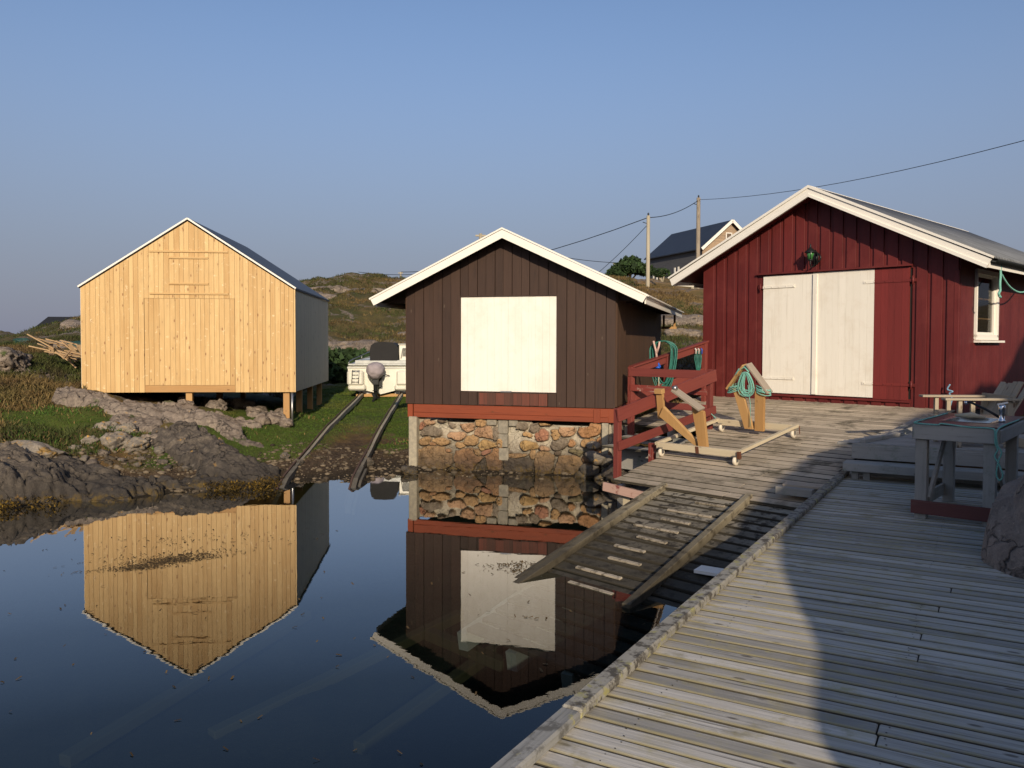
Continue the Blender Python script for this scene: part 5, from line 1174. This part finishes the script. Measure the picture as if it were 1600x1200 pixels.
for k, (px_, y_, r_, m_, lb) in enumerate(((168, 672, .21, M_r3, 'upright pinkish boulder at the edge of the lawn'), (143, 690, .17, M_r3, 'low flat boulder left of the orange lichened pair'), (185, 694, .26, M_r3, 'grey boulder with orange lichen in the middle of the heap'),
        (212, 697, .23, M_r3, 'orange spotted boulder right of the heap'), (202, 675, .18, M_r3, 'orange topped boulder behind the heap'), (232, 690, .19, M_r2, 'brown rounded boulder by the sloping grey rock'),
        (340, 637, .24, M_r2, 'rounded boulder left of centre under the pine boathouse'), (356, 630, .19, M_r2, 'blocky stone leaning on another under the floor'), (378, 636, .26, M_r2, 'angular pink stone in the shade under the floor'),
        (396, 643, .18, M_r2, 'flat pale stone next to the angular one'), (424, 650, .18, M_r2, 'grey stone left of the front corner post'), (438, 645, .16, M_r2, 'stone half hidden by the front corner post'), (325, 630, .17, M_r2, 'square stone right of the middle post'), (447, 660, .15, M_r2, 'flat footing stone under the corner post'),
        (500, 705, .0, M_r2, ''), (118, 700, .10, M_r3, 'small pale stone at the foot of the lawn bank'), (160, 708, .12, M_r2, 'low stone in front of the lichened heap'), (252, 702, .11, M_r3, 'small rounded stone between the heap and the sloping rock'), (222, 716, .09, M_r2, 'small pinkish stone on the brown gravel'), (290, 632, .15, M_r2, 'stone beside the foot of the middle post'), (410, 652, .13, M_r2, 'small stone in the grass left of the corner post'), (466, 722, .10, M_r3, 'pale stone between the dark rock and the left slip rail'), (575, 722, .13, M_r3, 'pale stone just right of the right slip rail'), (640, 735, .15, M_r3, 'brown stone at the left foot of the stone foundation'), (445, 712, .10, M_r3, 'pale stone beside the left slip rail'))):
    if r_ == 0: continue
    q = gpt(px_, y_ + 5); rock('boulder', (q.x, q.y, q.z + r_ * .35), (r_ * 1.15, r_ * .9, r_ * .78), m_, lb, 'boulder', random.random() * 3, 4, .35, 1.1, 30 + k, 'loose boulders on the shore', .8)
rock('rocks_bank', (-9.0, 16.3, 1.25), (.62, .55, .42), M_r2, 'grey rock sticking out of the heather bank at the left edge', 'rock', .3, 5, .35, 1.3, 41, sharp=.8).location = (-11.45, 18.4, 1.78)
for k, (px_, y_, r_) in enumerate(((555, 522, .8), (574, 515, .8), (540, 545, 1.8), (505, 545, 2.2), (628, 520, 2.2), (600, 492, 1.6), (525, 453, 2.4), (500, 470, 1.5), (610, 447, 1.8), (1075, 505, 1.3), (1085, 475, 1.2), (1060, 520, .9), (30, 548, .0), (95, 540, .8), (110, 512, 1.2))):
    if r_ == 0: continue
    q = gpt(px_, y_ + 4); o = rock('hill_rock', (q.x, q.y + r_ * .4, q.z - r_ * .12), (r_ * 1.1, r_ * .8, r_ * .42), M_r2, None, 'rock', random.random() * 3, 4, .4, 1.4, 60 + k, None, .9)
    tag(o, ['small grey stone on the green hillside above the boat', 'second small stone on the green hillside', 'speckled rock slab behind the boat canopy', 'broad pinkish scree rock right of the pine boathouse wall', 'grey slab beside the brown wall on the hillside', 'speckled boulder high on the hillside', 'rock outcrop near the hill crest', 'low rock ledge just above the pine boathouse roof', 'flat rock under the hill crest by the white roof edge',
            'pale rock in the dry grass between the boathouses', 'upper pale rock in the dry grass below the far house', 'lower pale rock in the dry grass by the brown wall', '', 'rock on the heath left of the pine boathouse', 'upper rock on the heath left of the pine boathouse'][k], 'rock', 'rock outcrops on the hills')
# under the ramp and railings
for k in range(26):
    s_ = random.uniform(9.6, 13.4); v_ = random.uniform(-9.0, -7.2) if k < 19 else random.uniform(-7.3, -5.2); r_ = random.uniform(.13, .30)
    if s_ < 10.4 and v_ < -8.2: s_ += .8
    q = sv(s_, v_); z_, _ = ground0(q.x, q.y)
    zc = min(float(z_) + r_ * .2, rz(s_) - .45 - r_ * .6 if v_ > -7.2 or s_ > 11.2 else rz(s_) - .15 - r_ * .6)
    tag(rock('boulder', (q.x, q.y, zc), (r_ * 1.2, r_, r_ * .8), M_r2, None, 'boulder', random.random() * 3, 3, .35, 1.1, 90 + k, None, .8), 'one of the dark boulders heaped in the shade below the red railings', 'boulder', 'boulders under the railings')
for k, (x_, z_, r_) in enumerate(((3.42, .12, .17), (3.52, .36, .15), (3.3, .02, .14), (3.62, .04, .13), (3.75, .3, .17), (3.85, .08, .14), (3.48, .55, .10))):
    q = TB @ Vector((x_, -.13 - (.08 if k % 2 else 0), z_)); tag(rock('boulder', q, (r_ * 1.2, r_ * .8, r_ * .75), M_r3, None, 'boulder', R(-16), 3, .2, 1, 130 + k, None, .5), 'one of the stones piled against the right corner of the stone foundation', 'boulder', 'stones at the foundation corner')
rock('big_boulder', (5.44, 6.05, .50), (1.86, 1.25, 2.05), M_r4, 'huge brown granite boulder at the right edge of the walkway', 'boulder', R(20), 5, .07, .9, 11, sharp=.8, facet=0)
# unseen rocky knoll added behind the viewer, its outline shaped to throw the big shade
KX = [.9, 1.75, 2.25, 2.74, 3.6, 4.43, 5.0, 5.5, 6.3, 6.8, 7.05, 8.43, 8.9, 9.2, 9.4, 9.9, 10.5, 11.1, 14, 20]
KZ = [.9, 2.49, 2.96, 3.53, 4.32, 4.95, 5.33, 5.58, 5.66, 5.74, 6.15, 6.73, 7.0, 7.24, 7.22, 7.38, 7.9, 8.6, 9.6, 9.8]
xs = np.concatenate([np.linspace(.6, 12, 240), np.linspace(12.2, 24, 60)]); ts = np.linspace(0, 1, 50)
XX, TT = np.meshgrid(xs, ts, indexing='ij'); top = np.interp(XX, KX, KZ) + .05 * fbm(XX * 2.2, 0, 0, 4, 2)
YY = np.where(TT < .35, -1.25 - .75 * (TT / .35), -2 - 14 * ((TT - .35) / .65) ** 1.5)
ZZ = np.where(TT < .35, top * np.sin(np.pi / 2 * np.clip(TT / .35, 0, 1)) ** .7, top - (np.clip((TT - .35) / .65, 0, 1)) ** 1.2 * (top + 1) * .9)
ZZ = ZZ - .12 * np.abs(fbm(XX * 1.1, YY * 1.1, ZZ, 4, 6)) * (np.abs(TT - .35) > .03); YY = YY + .15 * fbm(XX, ZZ, 3.3, 4, 4) * (TT < .33)
ii = np.arange(XX.size).reshape(XX.shape)
npmesh_ = npmesh('shade_knoll', np.stack([XX, YY, ZZ], -1).reshape(-1, 3), np.stack([ii[:-1, :-1], ii[:-1, 1:], ii[1:, 1:], ii[1:, :-1]], -1).reshape(-1, 4)[:, ::-1], M_r4)
tag(npmesh_, 'unseen rocky knoll behind the walkway on the right, shaped to cast the big shade', 'rock')

# ------------------------------------------------------------ pebbles, grass, weeds
def scatter_tris(name, P, Hh, Wd_, cols, mat, label, cat=None, lean=.5):
    """tapered blades: 2 triangles each"""
    n = len(P); a = rng.uniform(0, 2 * math.pi, n); dx = np.stack([np.cos(a), np.sin(a), np.zeros(n)], -1) * (Wd_ / 2)[:, None]
    ln = rng.normal(0, lean, (n, 2)) * Hh[:, None]
    tip = P + np.stack([ln[:, 0], ln[:, 1], Hh], -1); mid = P + np.stack([ln[:, 0] * .35, ln[:, 1] * .35, Hh * .55], -1)
    v = np.stack([P - dx, P + dx, mid + dx * .7, mid - dx * .7, tip], 1).reshape(-1, 3); o = np.arange(n)[:, None] * 5
    f = np.concatenate([o + np.array([[0, 1, 2]]), o + np.array([[0, 2, 3]]), o + np.array([[3, 2, 4]])])
    c = np.repeat(np.concatenate([cols, np.ones((n, 1))], 1), 5, 0)
    ob = npmesh(name, v, f, mat, None, False, {'scol': ('FLOAT_COLOR', c)}); tag(ob, label, cat, None, 'stuff'); return ob
m, nt, b = nmat('blades'); at = nd(nt, 'ShaderNodeAttribute', {'attribute_name': 'scol'}); nt.links.new(at.outputs['Color'], b.inputs['Base Color']); b.inputs['Roughness'].default_value = .8; b.inputs['Specular IOR Level'].default_value = .2
M_bl = m
def pick(n, x0, x1, y0, y1): return rng.uniform(x0, x1, n), rng.uniform(y0, y1, n)
def inYellow(X, Y): 
    lx = (X + 9.051) * math.cos(R(5)) + (Y - 17.236) * math.sin(R(5)); ly = -(X + 9.051) * math.sin(R(5)) + (Y - 17.236) * math.cos(R(5)); return (lx > -.0) & (lx < 4.3) & (ly > .5) & (ly < 5.4)
# lawn
X, Y = pick(260000, -12, 1, 12.5, 31); z = ground(X, Y); lm = lawnmask(X, Y, z); k = (lm > rng.uniform(.3, 1., len(X))) & (z > .12) & ~inYellow(X, Y)
X, Y, z = X[k], Y[k], z[k]; n = len(X); q = fbm(X * .8, Y * .8, 0, 3)
c = np.array([.062, .105, .014]) + np.clip(q, 0, 1)[:, None] * np.array([.06, .02, .01]) + rng.normal(0, .006, (n, 1)); c = np.clip(c, .005, 1) * rng.uniform(.6, 1.3, (n, 1))
scatter_tris('lawn_grass', np.stack([X, Y, z - .005], -1), rng.uniform(.012, .034, n), rng.uniform(.008, .018, n), c, M_bl, 'short green grass around the slipway and below the bank', 'grass')
# rough grass and heather on the banks and hill
X = np.concatenate([rng.uniform(-15, -6.5, 90000), rng.uniform(-32, 6, 150000), rng.uniform(2.0, 9, 60000)]); Y = np.concatenate([rng.uniform(12.5, 30, 90000), 30 * np.exp(rng.uniform(0, 1., 150000)), 15 * np.exp(rng.uniform(0, 1.5, 60000))])
z = ground(X, Y); lm = lawnmask(X, Y, z); rockish = fbm(X / 2., Y / 2., 0, 4, 77)
k = (lm < rng.uniform(.1, .9, len(X))) & (z > .42) & ~inYellow(X, Y) & ((rockish < .35) | (Y < 20))
px_ = 800 + 1280 * X / Y; k &= (px_ > -80) & (px_ < 1120)
k &= ~((X > -8.9) & (X < -4.6) & (Y > 14.8) & (Y < 23))
X, Y, z = X[k], Y[k], z[k]; n = len(X); q = fbm(X / 2.5, Y / 2.5, 0, 4, 12); q2 = fbm(X / .7, Y / .7, 0, 3, 15)
cg = np.array([.055, .068, .018]); cd2 = np.array([.17, .115, .045]); ch = np.array([.06, .036, .022])
w1 = np.clip(q * 1.6 + .12 + (X > 1) * .75, 0, 1)[:, None]; c = cg * (1 - w1) + cd2 * w1; w2 = np.clip(q2 * 1.5, 0, 1)[:, None] * .6; c = c * (1 - w2) + ch * w2
c = c * rng.uniform(.5, 1.3, (n, 1)); sc_h = np.clip(Y / 22, .7, 3.); sc_h = np.where((X < -7.5) & (Y < 20), 1.25, sc_h)
scatter_tris('heath_grass', np.stack([X, Y, z - .01], -1), rng.uniform(.04, .14, n) * sc_h ** .35, rng.uniform(.012, .028, n) * sc_h, c, M_bl, 'rough green and straw coloured grass and heather on the banks and hills', 'grass', .6)
# grass tufts between the rocks
T = []
for (px_, y_, r_, n_) in ((270, 622, .5, 500), (345, 628, .35, 350), (410, 640, .4, 400), (225, 683, .3, 350), (330, 655, .6, 500), (470, 650, .3, 300), (30, 690, .5, 900), (150, 700, .3, 200), (200, 690, .3, 200), (640, 690, .25, 200), (90, 645, .5, 500)):
    q = gpt(px_, y_); T.append(np.stack([q.x + rng.normal(0, r_, n_), q.y + rng.normal(0, r_ * .5, n_)], -1))
T = np.concatenate(T); z = ground(T[:, 0], T[:, 1]); n = len(T); c = np.array([.05, .10, .015]) * rng.uniform(.6, 1.5, (n, 1)); tan = rng.random(n) < .3; c[tan] = np.array([.22, .15, .06]) * rng.uniform(.6, 1.2, (tan.sum(), 1))
scatter_tris('grass_tufts', np.stack([T[:, 0], T[:, 1], z], -1), rng.uniform(.025, .075, n), rng.uniform(.012, .025, n), c, M_bl, 'small tufts of grass growing between the shore rocks', 'grass', .5)
# pebbles on the muddy shore
X = np.concatenate([rng.uniform(-7.4, -4.6, 1500), rng.uniform(-4.6, 2.2, 2600)]); Y = np.concatenate([rng.uniform(12.4, 14.4, 1500), rng.uniform(13.0, 16.2, 2600)])
z = ground(X, Y); k = (z > -.12) & ((z < .36) | ((X < -4.6) & (z < .5))); X, Y, z = X[k], Y[k], z[k]; n = len(X)
sz = rng.uniform(.007, .02, n) * rng.choice([1, 1, 1, 1.7, 3.0], n); v = IV1[None] * sz[:, None, None] * np.stack([rng.uniform(.8, 1.5, n), rng.uniform(.7, 1.2, n), rng.uniform(.4, .8, n)], -1)[:, None]
v = v + np.stack([X, Y, z + sz * .1], -1)[:, None]; f = (IF1[None] + (np.arange(n) * len(IV1))[:, None, None]).reshape(-1, 3)
c = np.array([.10, .078, .052]) * rng.uniform(.3, 1.9, (n, 1)); c = np.repeat(np.concatenate([c, np.ones((n, 1))], 1), len(IV1), 0)
ob = npmesh('pebbles', v.reshape(-1, 3), f, M_bl, None, True, {'scol': ('FLOAT_COLOR', c)}); tag(ob, 'pebbles and shingle on the muddy water line', 'pebbles', None, 'stuff')
# bladder wrack at the water line of the left rocks
P = []
for cx, cy, rx_, ry_, n_ in ((-7.7, 11.05, 1.0, .09, 1300), (-4.25, 12.62, .5, .08, 700), (-3.85, 12.95, .2, .2, 400), (-6.6, 11.35, .4, .07, 250)):
    P.append(np.stack([cx + rng.uniform(-rx_, rx_, n_), cy + rng.normal(0, ry_, n_), rng.uniform(-.03, .13, n_)], -1))
P = np.concatenate(P); n = len(P); c = np.where(rng.random((n, 1)) < .45, np.array([.13, .08, .012]), np.array([.04, .028, .010])) * rng.uniform(.6, 1.4, (n, 1))
scatter_tris('bladder_wrack', P, rng.uniform(.015, .04, n), rng.uniform(.012, .03, n), c, M_bl, 'yellow brown seaweed along the foot of the shore rocks', 'seaweed', 1.2)
# floating weed on the water
P = []
def fl(px_, y_, sx_, sy_, ang, n_):
    d = ray(px_, y_); k_ = -H / d.z; cx, cy = d.x * k_, d.y * k_; a = rng.normal(0, 1, n_) * sx_; b_ = rng.normal(0, 1, n_) * sy_
    P.append(np.stack([cx + a * math.cos(ang) - b_ * math.sin(ang), cy + a * math.sin(ang) + b_ * math.cos(ang), np.full(n_, .004)], -1))
fl(255, 880, .34, .05, R(30), 420); fl(275, 872, .22, .07, R(30), 300); fl(225, 888, .14, .035, R(15), 110); fl(300, 845, .5, .25, R(10), 120); fl(240, 870, .5, .12, R(20), 90)
fl(800, 883, .16, .05, R(10), 90); fl(812, 892, .16, .07, R(0), 90); fl(825, 965, .1, .03, R(-20), 12); fl(600, 1020, 2., 1.2, 0, 60); fl(300, 1000, 1.5, 1., 0, 50)
P = np.concatenate(P); n = len(P); c = np.array([.07, .045, .018]) * rng.uniform(.4, 1.8, (n, 1)); ln = rng.uniform(.006, .024, n); a = rng.uniform(0, math.pi, n)
dx = np.stack([np.cos(a), np.sin(a), 0 * a], -1) * ln[:, None]; dy = np.stack([-np.sin(a), np.cos(a), 0 * a], -1) * rng.uniform(.003, .008, n)[:, None]; up_ = np.stack([0 * a, 0 * a, rng.uniform(.002, .012, n)], -1)
v = np.stack([P - dx - dy, P + dx - dy + up_, P + dx + dy + up_, P - dx + dy], 1).reshape(-1, 3); f = (np.arange(n)[:, None] * 4 + np.arange(4)[None])
ob = npmesh('floating_weed', v, f, M_bl, None, False, {'scol': ('FLOAT_COLOR', np.repeat(np.concatenate([c, np.ones((n, 1))], 1), 4, 0))}); tag(ob, 'loose bits of weed floating on the still water', 'weed', None, 'stuff')
# sunken timbers on the seabed
M_sunk = wood('sunken_timber', (.065, .055, .028), (.04, .036, .018), None, rough=.9)
def bedpt(px_, y_, z_): d = ray(px_, y_); k_ = (z_ - H) / d.z; return Vector((d.x * k_, d.y * k_, z_))
for k, (a, b_, z0_, z1_, lb) in enumerate((((330, 1150), (720, 960), -1.0, -.7, 'long sunken timber seen through the water left of centre'), ((560, 1170), (960, 880), -.85, -.45, 'long sunken timber running under the slipway'), ((670, 990), (790, 1040), -.45, -.5, 'short sunken cross timber between the two long ones'), ((100, 1190), (480, 960), -.9, -.7, 'faint sunken timber at the lower left'))):
    p0, p1 = bedpt(*a, z0_), bedpt(*b_, z1_); o = MB().bar(Vector((0, 0, 0)), p1 - p0, .12, .10).build('sunken_timber', M_sunk, None, .01, loc=p0); tag(o, lb, 'timber', 'sunken timbers')
for k in range(34):
    if k < 20: x_, y_ = random.uniform(-7.1, -4.9), random.uniform(12.6, 14.2)
    else: x_, y_ = random.uniform(-7.4, -4.9), random.uniform(16.7, 18.6)
    z_ = float(ground(x_, y_)); r_ = random.uniform(.05, .11) * (1 if k < 20 else 1.9)
    if k < 20: tag(rock('stone', (x_, y_, z_ + r_ * .3), (r_ * 1.2, r_, r_ * .7), M_r3 if k % 2 else M_r2, None, 'stone', random.random() * 3, 3, .3, 1, 400 + k), 'one of the small loose stones on the brown gravel between the shore rocks', 'stone', 'loose stones on the gravel')
    else: tag(rock('stone', (x_, y_, z_ + r_ * .35), (r_ * 1.2, r_, r_ * .8), M_r2, None, 'stone', random.random() * 3, 3, .3, 1, 400 + k), 'one of the stones lying in the dark under the pine boathouse floor', 'stone', 'stones under the pine boathouse')

# ------------------------------------------------------------ timber pile and tarps on the left bank
M_pl2 = wood('sawn_offcuts', (.50, .34, .18), (.34, .22, .11), (.2, .12, .06), knots=.2, rough=.7)
t = empty('timber_pile', gpt(100, 560), R(-8), 'untidy pile of sawn boards on the bank left of the pine boathouse', 'timber pile')
a0 = atY(74, 538, 19.6); a1 = atY(130, 562, 19.0)
bn = []
for k in range(30):
    f0 = random.random() ** .8; c_ = a0.lerp(a1, f0); L = random.uniform(.3, .85); an = random.gauss(-.1, .5); el = random.gauss(-.38, .22)
    d = Vector((math.cos(an) * math.cos(el), math.sin(an) * math.cos(el), math.sin(el))) * L / 2; c_ = c_ + Vector((random.gauss(0, .15), random.gauss(0, .25), random.uniform(.0, .22) - .10))
    o = MB().bar(Vector((0, 0, 0)) - d, d, random.choice([.04, .05, .08, .1]), .025, (0, 0, 1)).build('board', M_pl2, t); o.matrix_parent_inverse = t.matrix_world.inverted() if False else Matrix.Identity(4)
    o.location = Matrix.Rotation(R(8), 3, 'Z') @ (c_ - t.location); o.rotation_euler = (0, 0, R(8))
M_tarp = plain('green_tarp', (.02, .065, .05), .6, c2=(.012, .04, .035), scale=4, bs=.5)
for px_, y_, r_, lb in ((36, 537, .17, 'dark green tarpaulin heap at the upper end of the timber pile'), (124, 543, .20, 'folded dark green tarpaulin against the pine boathouse corner')):
    q = gpt(px_, y_); rock('tarpaulin', (q.x, q.y, q.z + .05), (r_ * 1.8, r_, .14), M_tarp, lb, 'tarpaulin', 0., 4, .35, 1.3, 300 + int(px_))

# ------------------------------------------------------------ far house on the hill, roof behind the left bank
hd = 90.; s90 = hd / 60.
hx, hy = 13.9 * s90, 60 * s90
t = empty('grey_house', (hx, hy, 9.3), 0, 'weathered grey wooden house with black roof and white barge boards on the hilltop', 'house')
gd = Vector((.94, .34, 0)).normalized(); ld = Vector((-.34, .94, 0)).normalized(); HW, HL = 3.45, 12.
M_hs = wood('grey_weathered_boards', (.13, .13, .135), (.09, .09, .095), (.05, .05, .05), grain=(1, 12), rough=.85)
M_hg = wood('tan_gable_boards', (.42, .30, .19), (.30, .22, .15), (.2, .14, .1), grain=(1, 10), rough=.8, patch=(.2, .17, .15), patchscale=1.2, patchlo=.55, patchhi=.7)
ze, zr = 3.2, 6.15
rr2 = Matrix((gd, ld, EZ)).transposed().to_4x4(); t.matrix_world = Matrix.Translation((hx, hy, 9.55)) @ rr2
mb = MB()
for k in range(24): mb.box((HW, HL, k * .14), (HW * 2, .04, .13), long=0)
mb.box((0, HL / 2, 1.55), (.05, HL, 3.3), long=1).box((HW * 2, HL / 2, 1.55), (.05, HL, 3.3), long=1); mb.box((HW, HL / 2, -.6), (HW * 2, HL, 1.4)); mb.build('wall', M_hs, t)
mb = MB(); n_ = 40
for k in range(n_):
    z0, z1 = -.4 + k * (zr + .4) / n_, -.4 + (k + 1) * (zr + .4) / n_ - .01
    def hw_(z): return HW if z < ze else HW * (zr - z) / (zr - ze)
    mb.prism([(-hw_(z0), z0), (hw_(z0), z0), (hw_(z1), z1), (-hw_(z1), z1)], .05, ((HW, .0, 0), EX, EZ, EY), grain='x')
mb.build('gable', M_hg, t)
mb = MB()
for sx in (-1, 1): slopebox(mb, HW, zr + .05, HW + sx * (HW + .4), ze - .25, -.5, HL + .4, .12)
mb.build('roof', plain('black_roof', (.028, .032, .042), .5, c2=(.022, .025, .034), scale=.8, bs=.2), t)
for sx in (-1, 1): MB().bar((HW, -.52, zr + .08), (HW + sx * (HW + .45), -.52, ze - .24), .08, .32).build('barge_board', M_white, t)
MB().box((.0, -.04, 1.5), (.22, .1, 3.4)).build('corner_board', M_hg, t)
for (x, z_) in ((HW - .15, 4.3),):
    wnd = empty('window'); wnd.parent = t
    MB().box((x - .35, -.04, z_), (.1, .08, 1.2)).box((x + .35, -.04, z_), (.1, .08, 1.2)).box((x, -.04, z_ + .6), (.8, .08, .1)).box((x, -.04, z_ - .6), (.8, .08, .1)).box((x, -.04, z_), (.8, .07, .07)).build('frame', M_white, wnd)
    MB().box((x, -.02, z_), (.65, .05, 1.1)).build('pane', M_glass, wnd)
for y, hh, w_ in ((1.5, 1.9, .3), (2.3, 1.8, .25), (3.2, 1.8, .25), (4.9, 2.0, .28), (5.7, 1.9, .25), (9.0, 1.8, .35), (9.8, 1.9, .25), (10.6, 2., .25)):
    MB().box((-.08, y, .5), (.08, w_, hh), long=2).build('window_board', M_white, t)
q = atY(88, 512, 60.)
t = empty('low_house', (q.x, q.y, q.z - .55), R(6), 'dark roof of a house just showing above the heath on the left', 'house')
mb = MB(); mb.add([(-2.2, 0, 0), (2.6, 0, 0), (2.4, 2.4, 1.42), (-1.6, 2.4, 1.42), (-2.2, 4.8, 0), (2.6, 4.8, 0)], [(0, 1, 2, 3), (3, 2, 5, 4), (0, 3, 4), (1, 5, 2)]); mb.build('roof', plain('tarred_roof', (.018, .019, .022), .7, bs=.1), t)
MB().box((0, 2.4, -1.0), (4.2, 4.2, 2.0)).build('wall', M_hs, t)

# ------------------------------------------------------------ poles, wires, bush, fence posts
M_pole = wood('pole_wood', (.42, .37, .27), (.32, .28, .2), (.18, .15, .1), grain=(.6, 16), rough=.8)
def pole(px_, ytop, ybot, D, r_, lb, lab_m=M_pole):
    a, b_ = atY(px_, ytop, D), atY(px_ - .5, ybot, D); b_ = Vector((a.x, a.y, b_.z - 2.5))
    t = empty('utility_pole', b_, 0, lb, 'pole'); MB().tube([(0, 0, 0), (0, 0, a.z - b_.z)], [r_ * 1.2, r_ * .95], 12).build('shaft', lab_m, t)
    MB().lathe([(.03, 0), (.05, .05), (.05, .12), (.02, .16)], (0, 0, a.z - b_.z)).tube([(-.3, 0, a.z - b_.z - .35), (.0, 0, a.z - b_.z - .45)], .02, 6).build('insulator', M_black, t); return a
p1 = pole(1013, 337, 460, 45, .10, 'pale wooden pole rising behind the right eave of the brown boathouse')
p2 = pole(1091.5, 309, 460, 50, .12, 'patchy old wooden pole in front of the far grey house', wood('old_pole', (.40, .34, .25), (.2, .16, .12), (.08, .06, .05), grain=(2, 10), rough=.8))
p3 = atY(527, 431, 74); p4 = atY(626, 425, 80); p5 = atY(751, 365, 40)
def smallpole(p, h_, r_, lb, arm=False):
    t = empty('utility_pole', (p.x, p.y, p.z - h_), 0, lb, 'pole'); mb = MB().tube([(0, 0, 0), (0, 0, h_)], r_, 8); 
    mb.build('shaft', M_pole, t); MB().box((0, 0, h_ - .1), (.5, .08, .08)).build('cross_arm', M_pole, t); return p
smallpole(p3, 1.6, .07, 'tiny pole on the hill crest above the pine boathouse roof'); smallpole(p4, 1.3, .09, 'tiny pole on the hill crest beside the white eave'); smallpole(p5, 3.4, .08, 'thin pole top peeking over the left slope of the brown boathouse roof')
def wire(a, b_, sag, lb, r_=.022):
    pts = [a.lerp(b_, k / 14) - EZ * sag * 4 * (k / 14) * (1 - k / 14) for k in range(15)]
    tag(MB().tube(pts, r_, 5).build('wire', M_black, None), lb, 'wire', 'overhead wires')
wire(p2 - EZ * .12, atY(1760, 175, 25), .55, 'overhead wire from the old pole to the upper right of the picture', .014)
wire(p1 - EZ * .1, p2 - EZ * .15, .25, 'overhead wire between the two wooden poles', .022)
wire(p1 - EZ * .1, atY(560, 425, 78), 1.3, 'overhead wire from the pale pole down behind the brown boathouse roof', .024)
wire(p1 - EZ * .45, atY(930, 430, 52), .1, 'stay wire slanting down left from the pale pole', .016)
wire(p3, atY(380, 452, 74), .3, 'wire on the hill crest left of the tiny pole', .03)
wire(p3, atY(560, 450, 70), .2, 'short wire dropping right of the tiny hill pole', .03)
wire(p4, atY(800, 405, 76), .3, 'thin wire from the small hill pole towards the brown roof', .03)
wire(atY(850, 396, 70), atY(985, 411, 76), .2, 'thin wire ending at the round bush', .026)
for k, (px_, y_, h_, lb) in enumerate(((1087.5, 443, 1.4, 'grey fence post below the far house, left'), (1082, 452, 1.0, 'short fence post in the dry grass'))):
    q = gpt(px_, y_ + 14); tag(MB().box((q.x, q.y, q.z + h_ / 2), (.16, .12, h_), long=2).build('fence_post', M_pole), lb, 'post')
def bush(px_, y0, y1, w_, D, lb, n_=5200):
    c_ = atY(px_, (y0 + y1) / 2, D); hh = (y1 - y0) / 1280 * D / 2; t = empty('bush', (c_.x, c_.y, c_.z - hh), 0, lb, 'bush')
    lob = [(rng.normal(0, .42), rng.normal(0, .4), rng.uniform(-.5, .45), rng.uniform(.32, .55)) for _ in range(13)] + [(0, 0, .4, .55), (-.45, 0, -.2, .5), (.45, 0, -.25, .5)]
    P = []; 
    for x, y, z_, r_ in lob:
        d = rng.normal(0, 1, (n_ // len(lob), 3)); d /= np.linalg.norm(d, axis=1)[:, None]; P.append(np.array([x, y, z_]) + d * r_ * rng.uniform(.75, 1.08, (len(d), 1)))
    P = np.concatenate(P) * np.array([w_ / 2, w_ / 2, hh]) + np.array([0, 0, hh]); n = len(P); s_ = .085 * w_ / 3
    d1 = rng.normal(0, 1, (n, 3)) * s_; d2 = rng.normal(0, 1, (n, 3)) * s_
    v = np.stack([P - d1, P + d2, P + d1, P - d2], 1).reshape(-1, 3); f = np.arange(n)[:, None] * 4 + np.arange(4)[None]
    c = np.array([.03, .055, .018]) * rng.uniform(.4, 1.5, (n, 1)); npmesh('crown', v, f, M_bl, t, False, {'scol': ('FLOAT_COLOR', np.repeat(np.concatenate([c, np.ones((n, 1))], 1), 4, 0))})
    mb = MB()
    for k in range(5): mb.tube([(0, 0, -.4), (random.gauss(0, .2), 0, hh * .6), (random.gauss(0, w_ * .2), random.gauss(0, .3), hh * 1.3)], [.09, .06, .02], 6)
    mb.build('trunk', M_pole, t)
bush(985, 400, 433, 3.3, 72, 'round dark green bush on the hilltop left of the far house')
bush(963, 420, 436, 1.8, 70, 'small low bush beside the round bush', 1500); bush(1035, 418, 434, 1.6, 70, 'low bush between the pale pole and the far house', 1500)
bush(516, 545, 600, 3.2, 30.5, 'dark hedge bush in shade behind the pine boathouse corner', 6000); bush(548, 562, 603, 2.0, 31, 'dark low bush behind the boat', 3000)
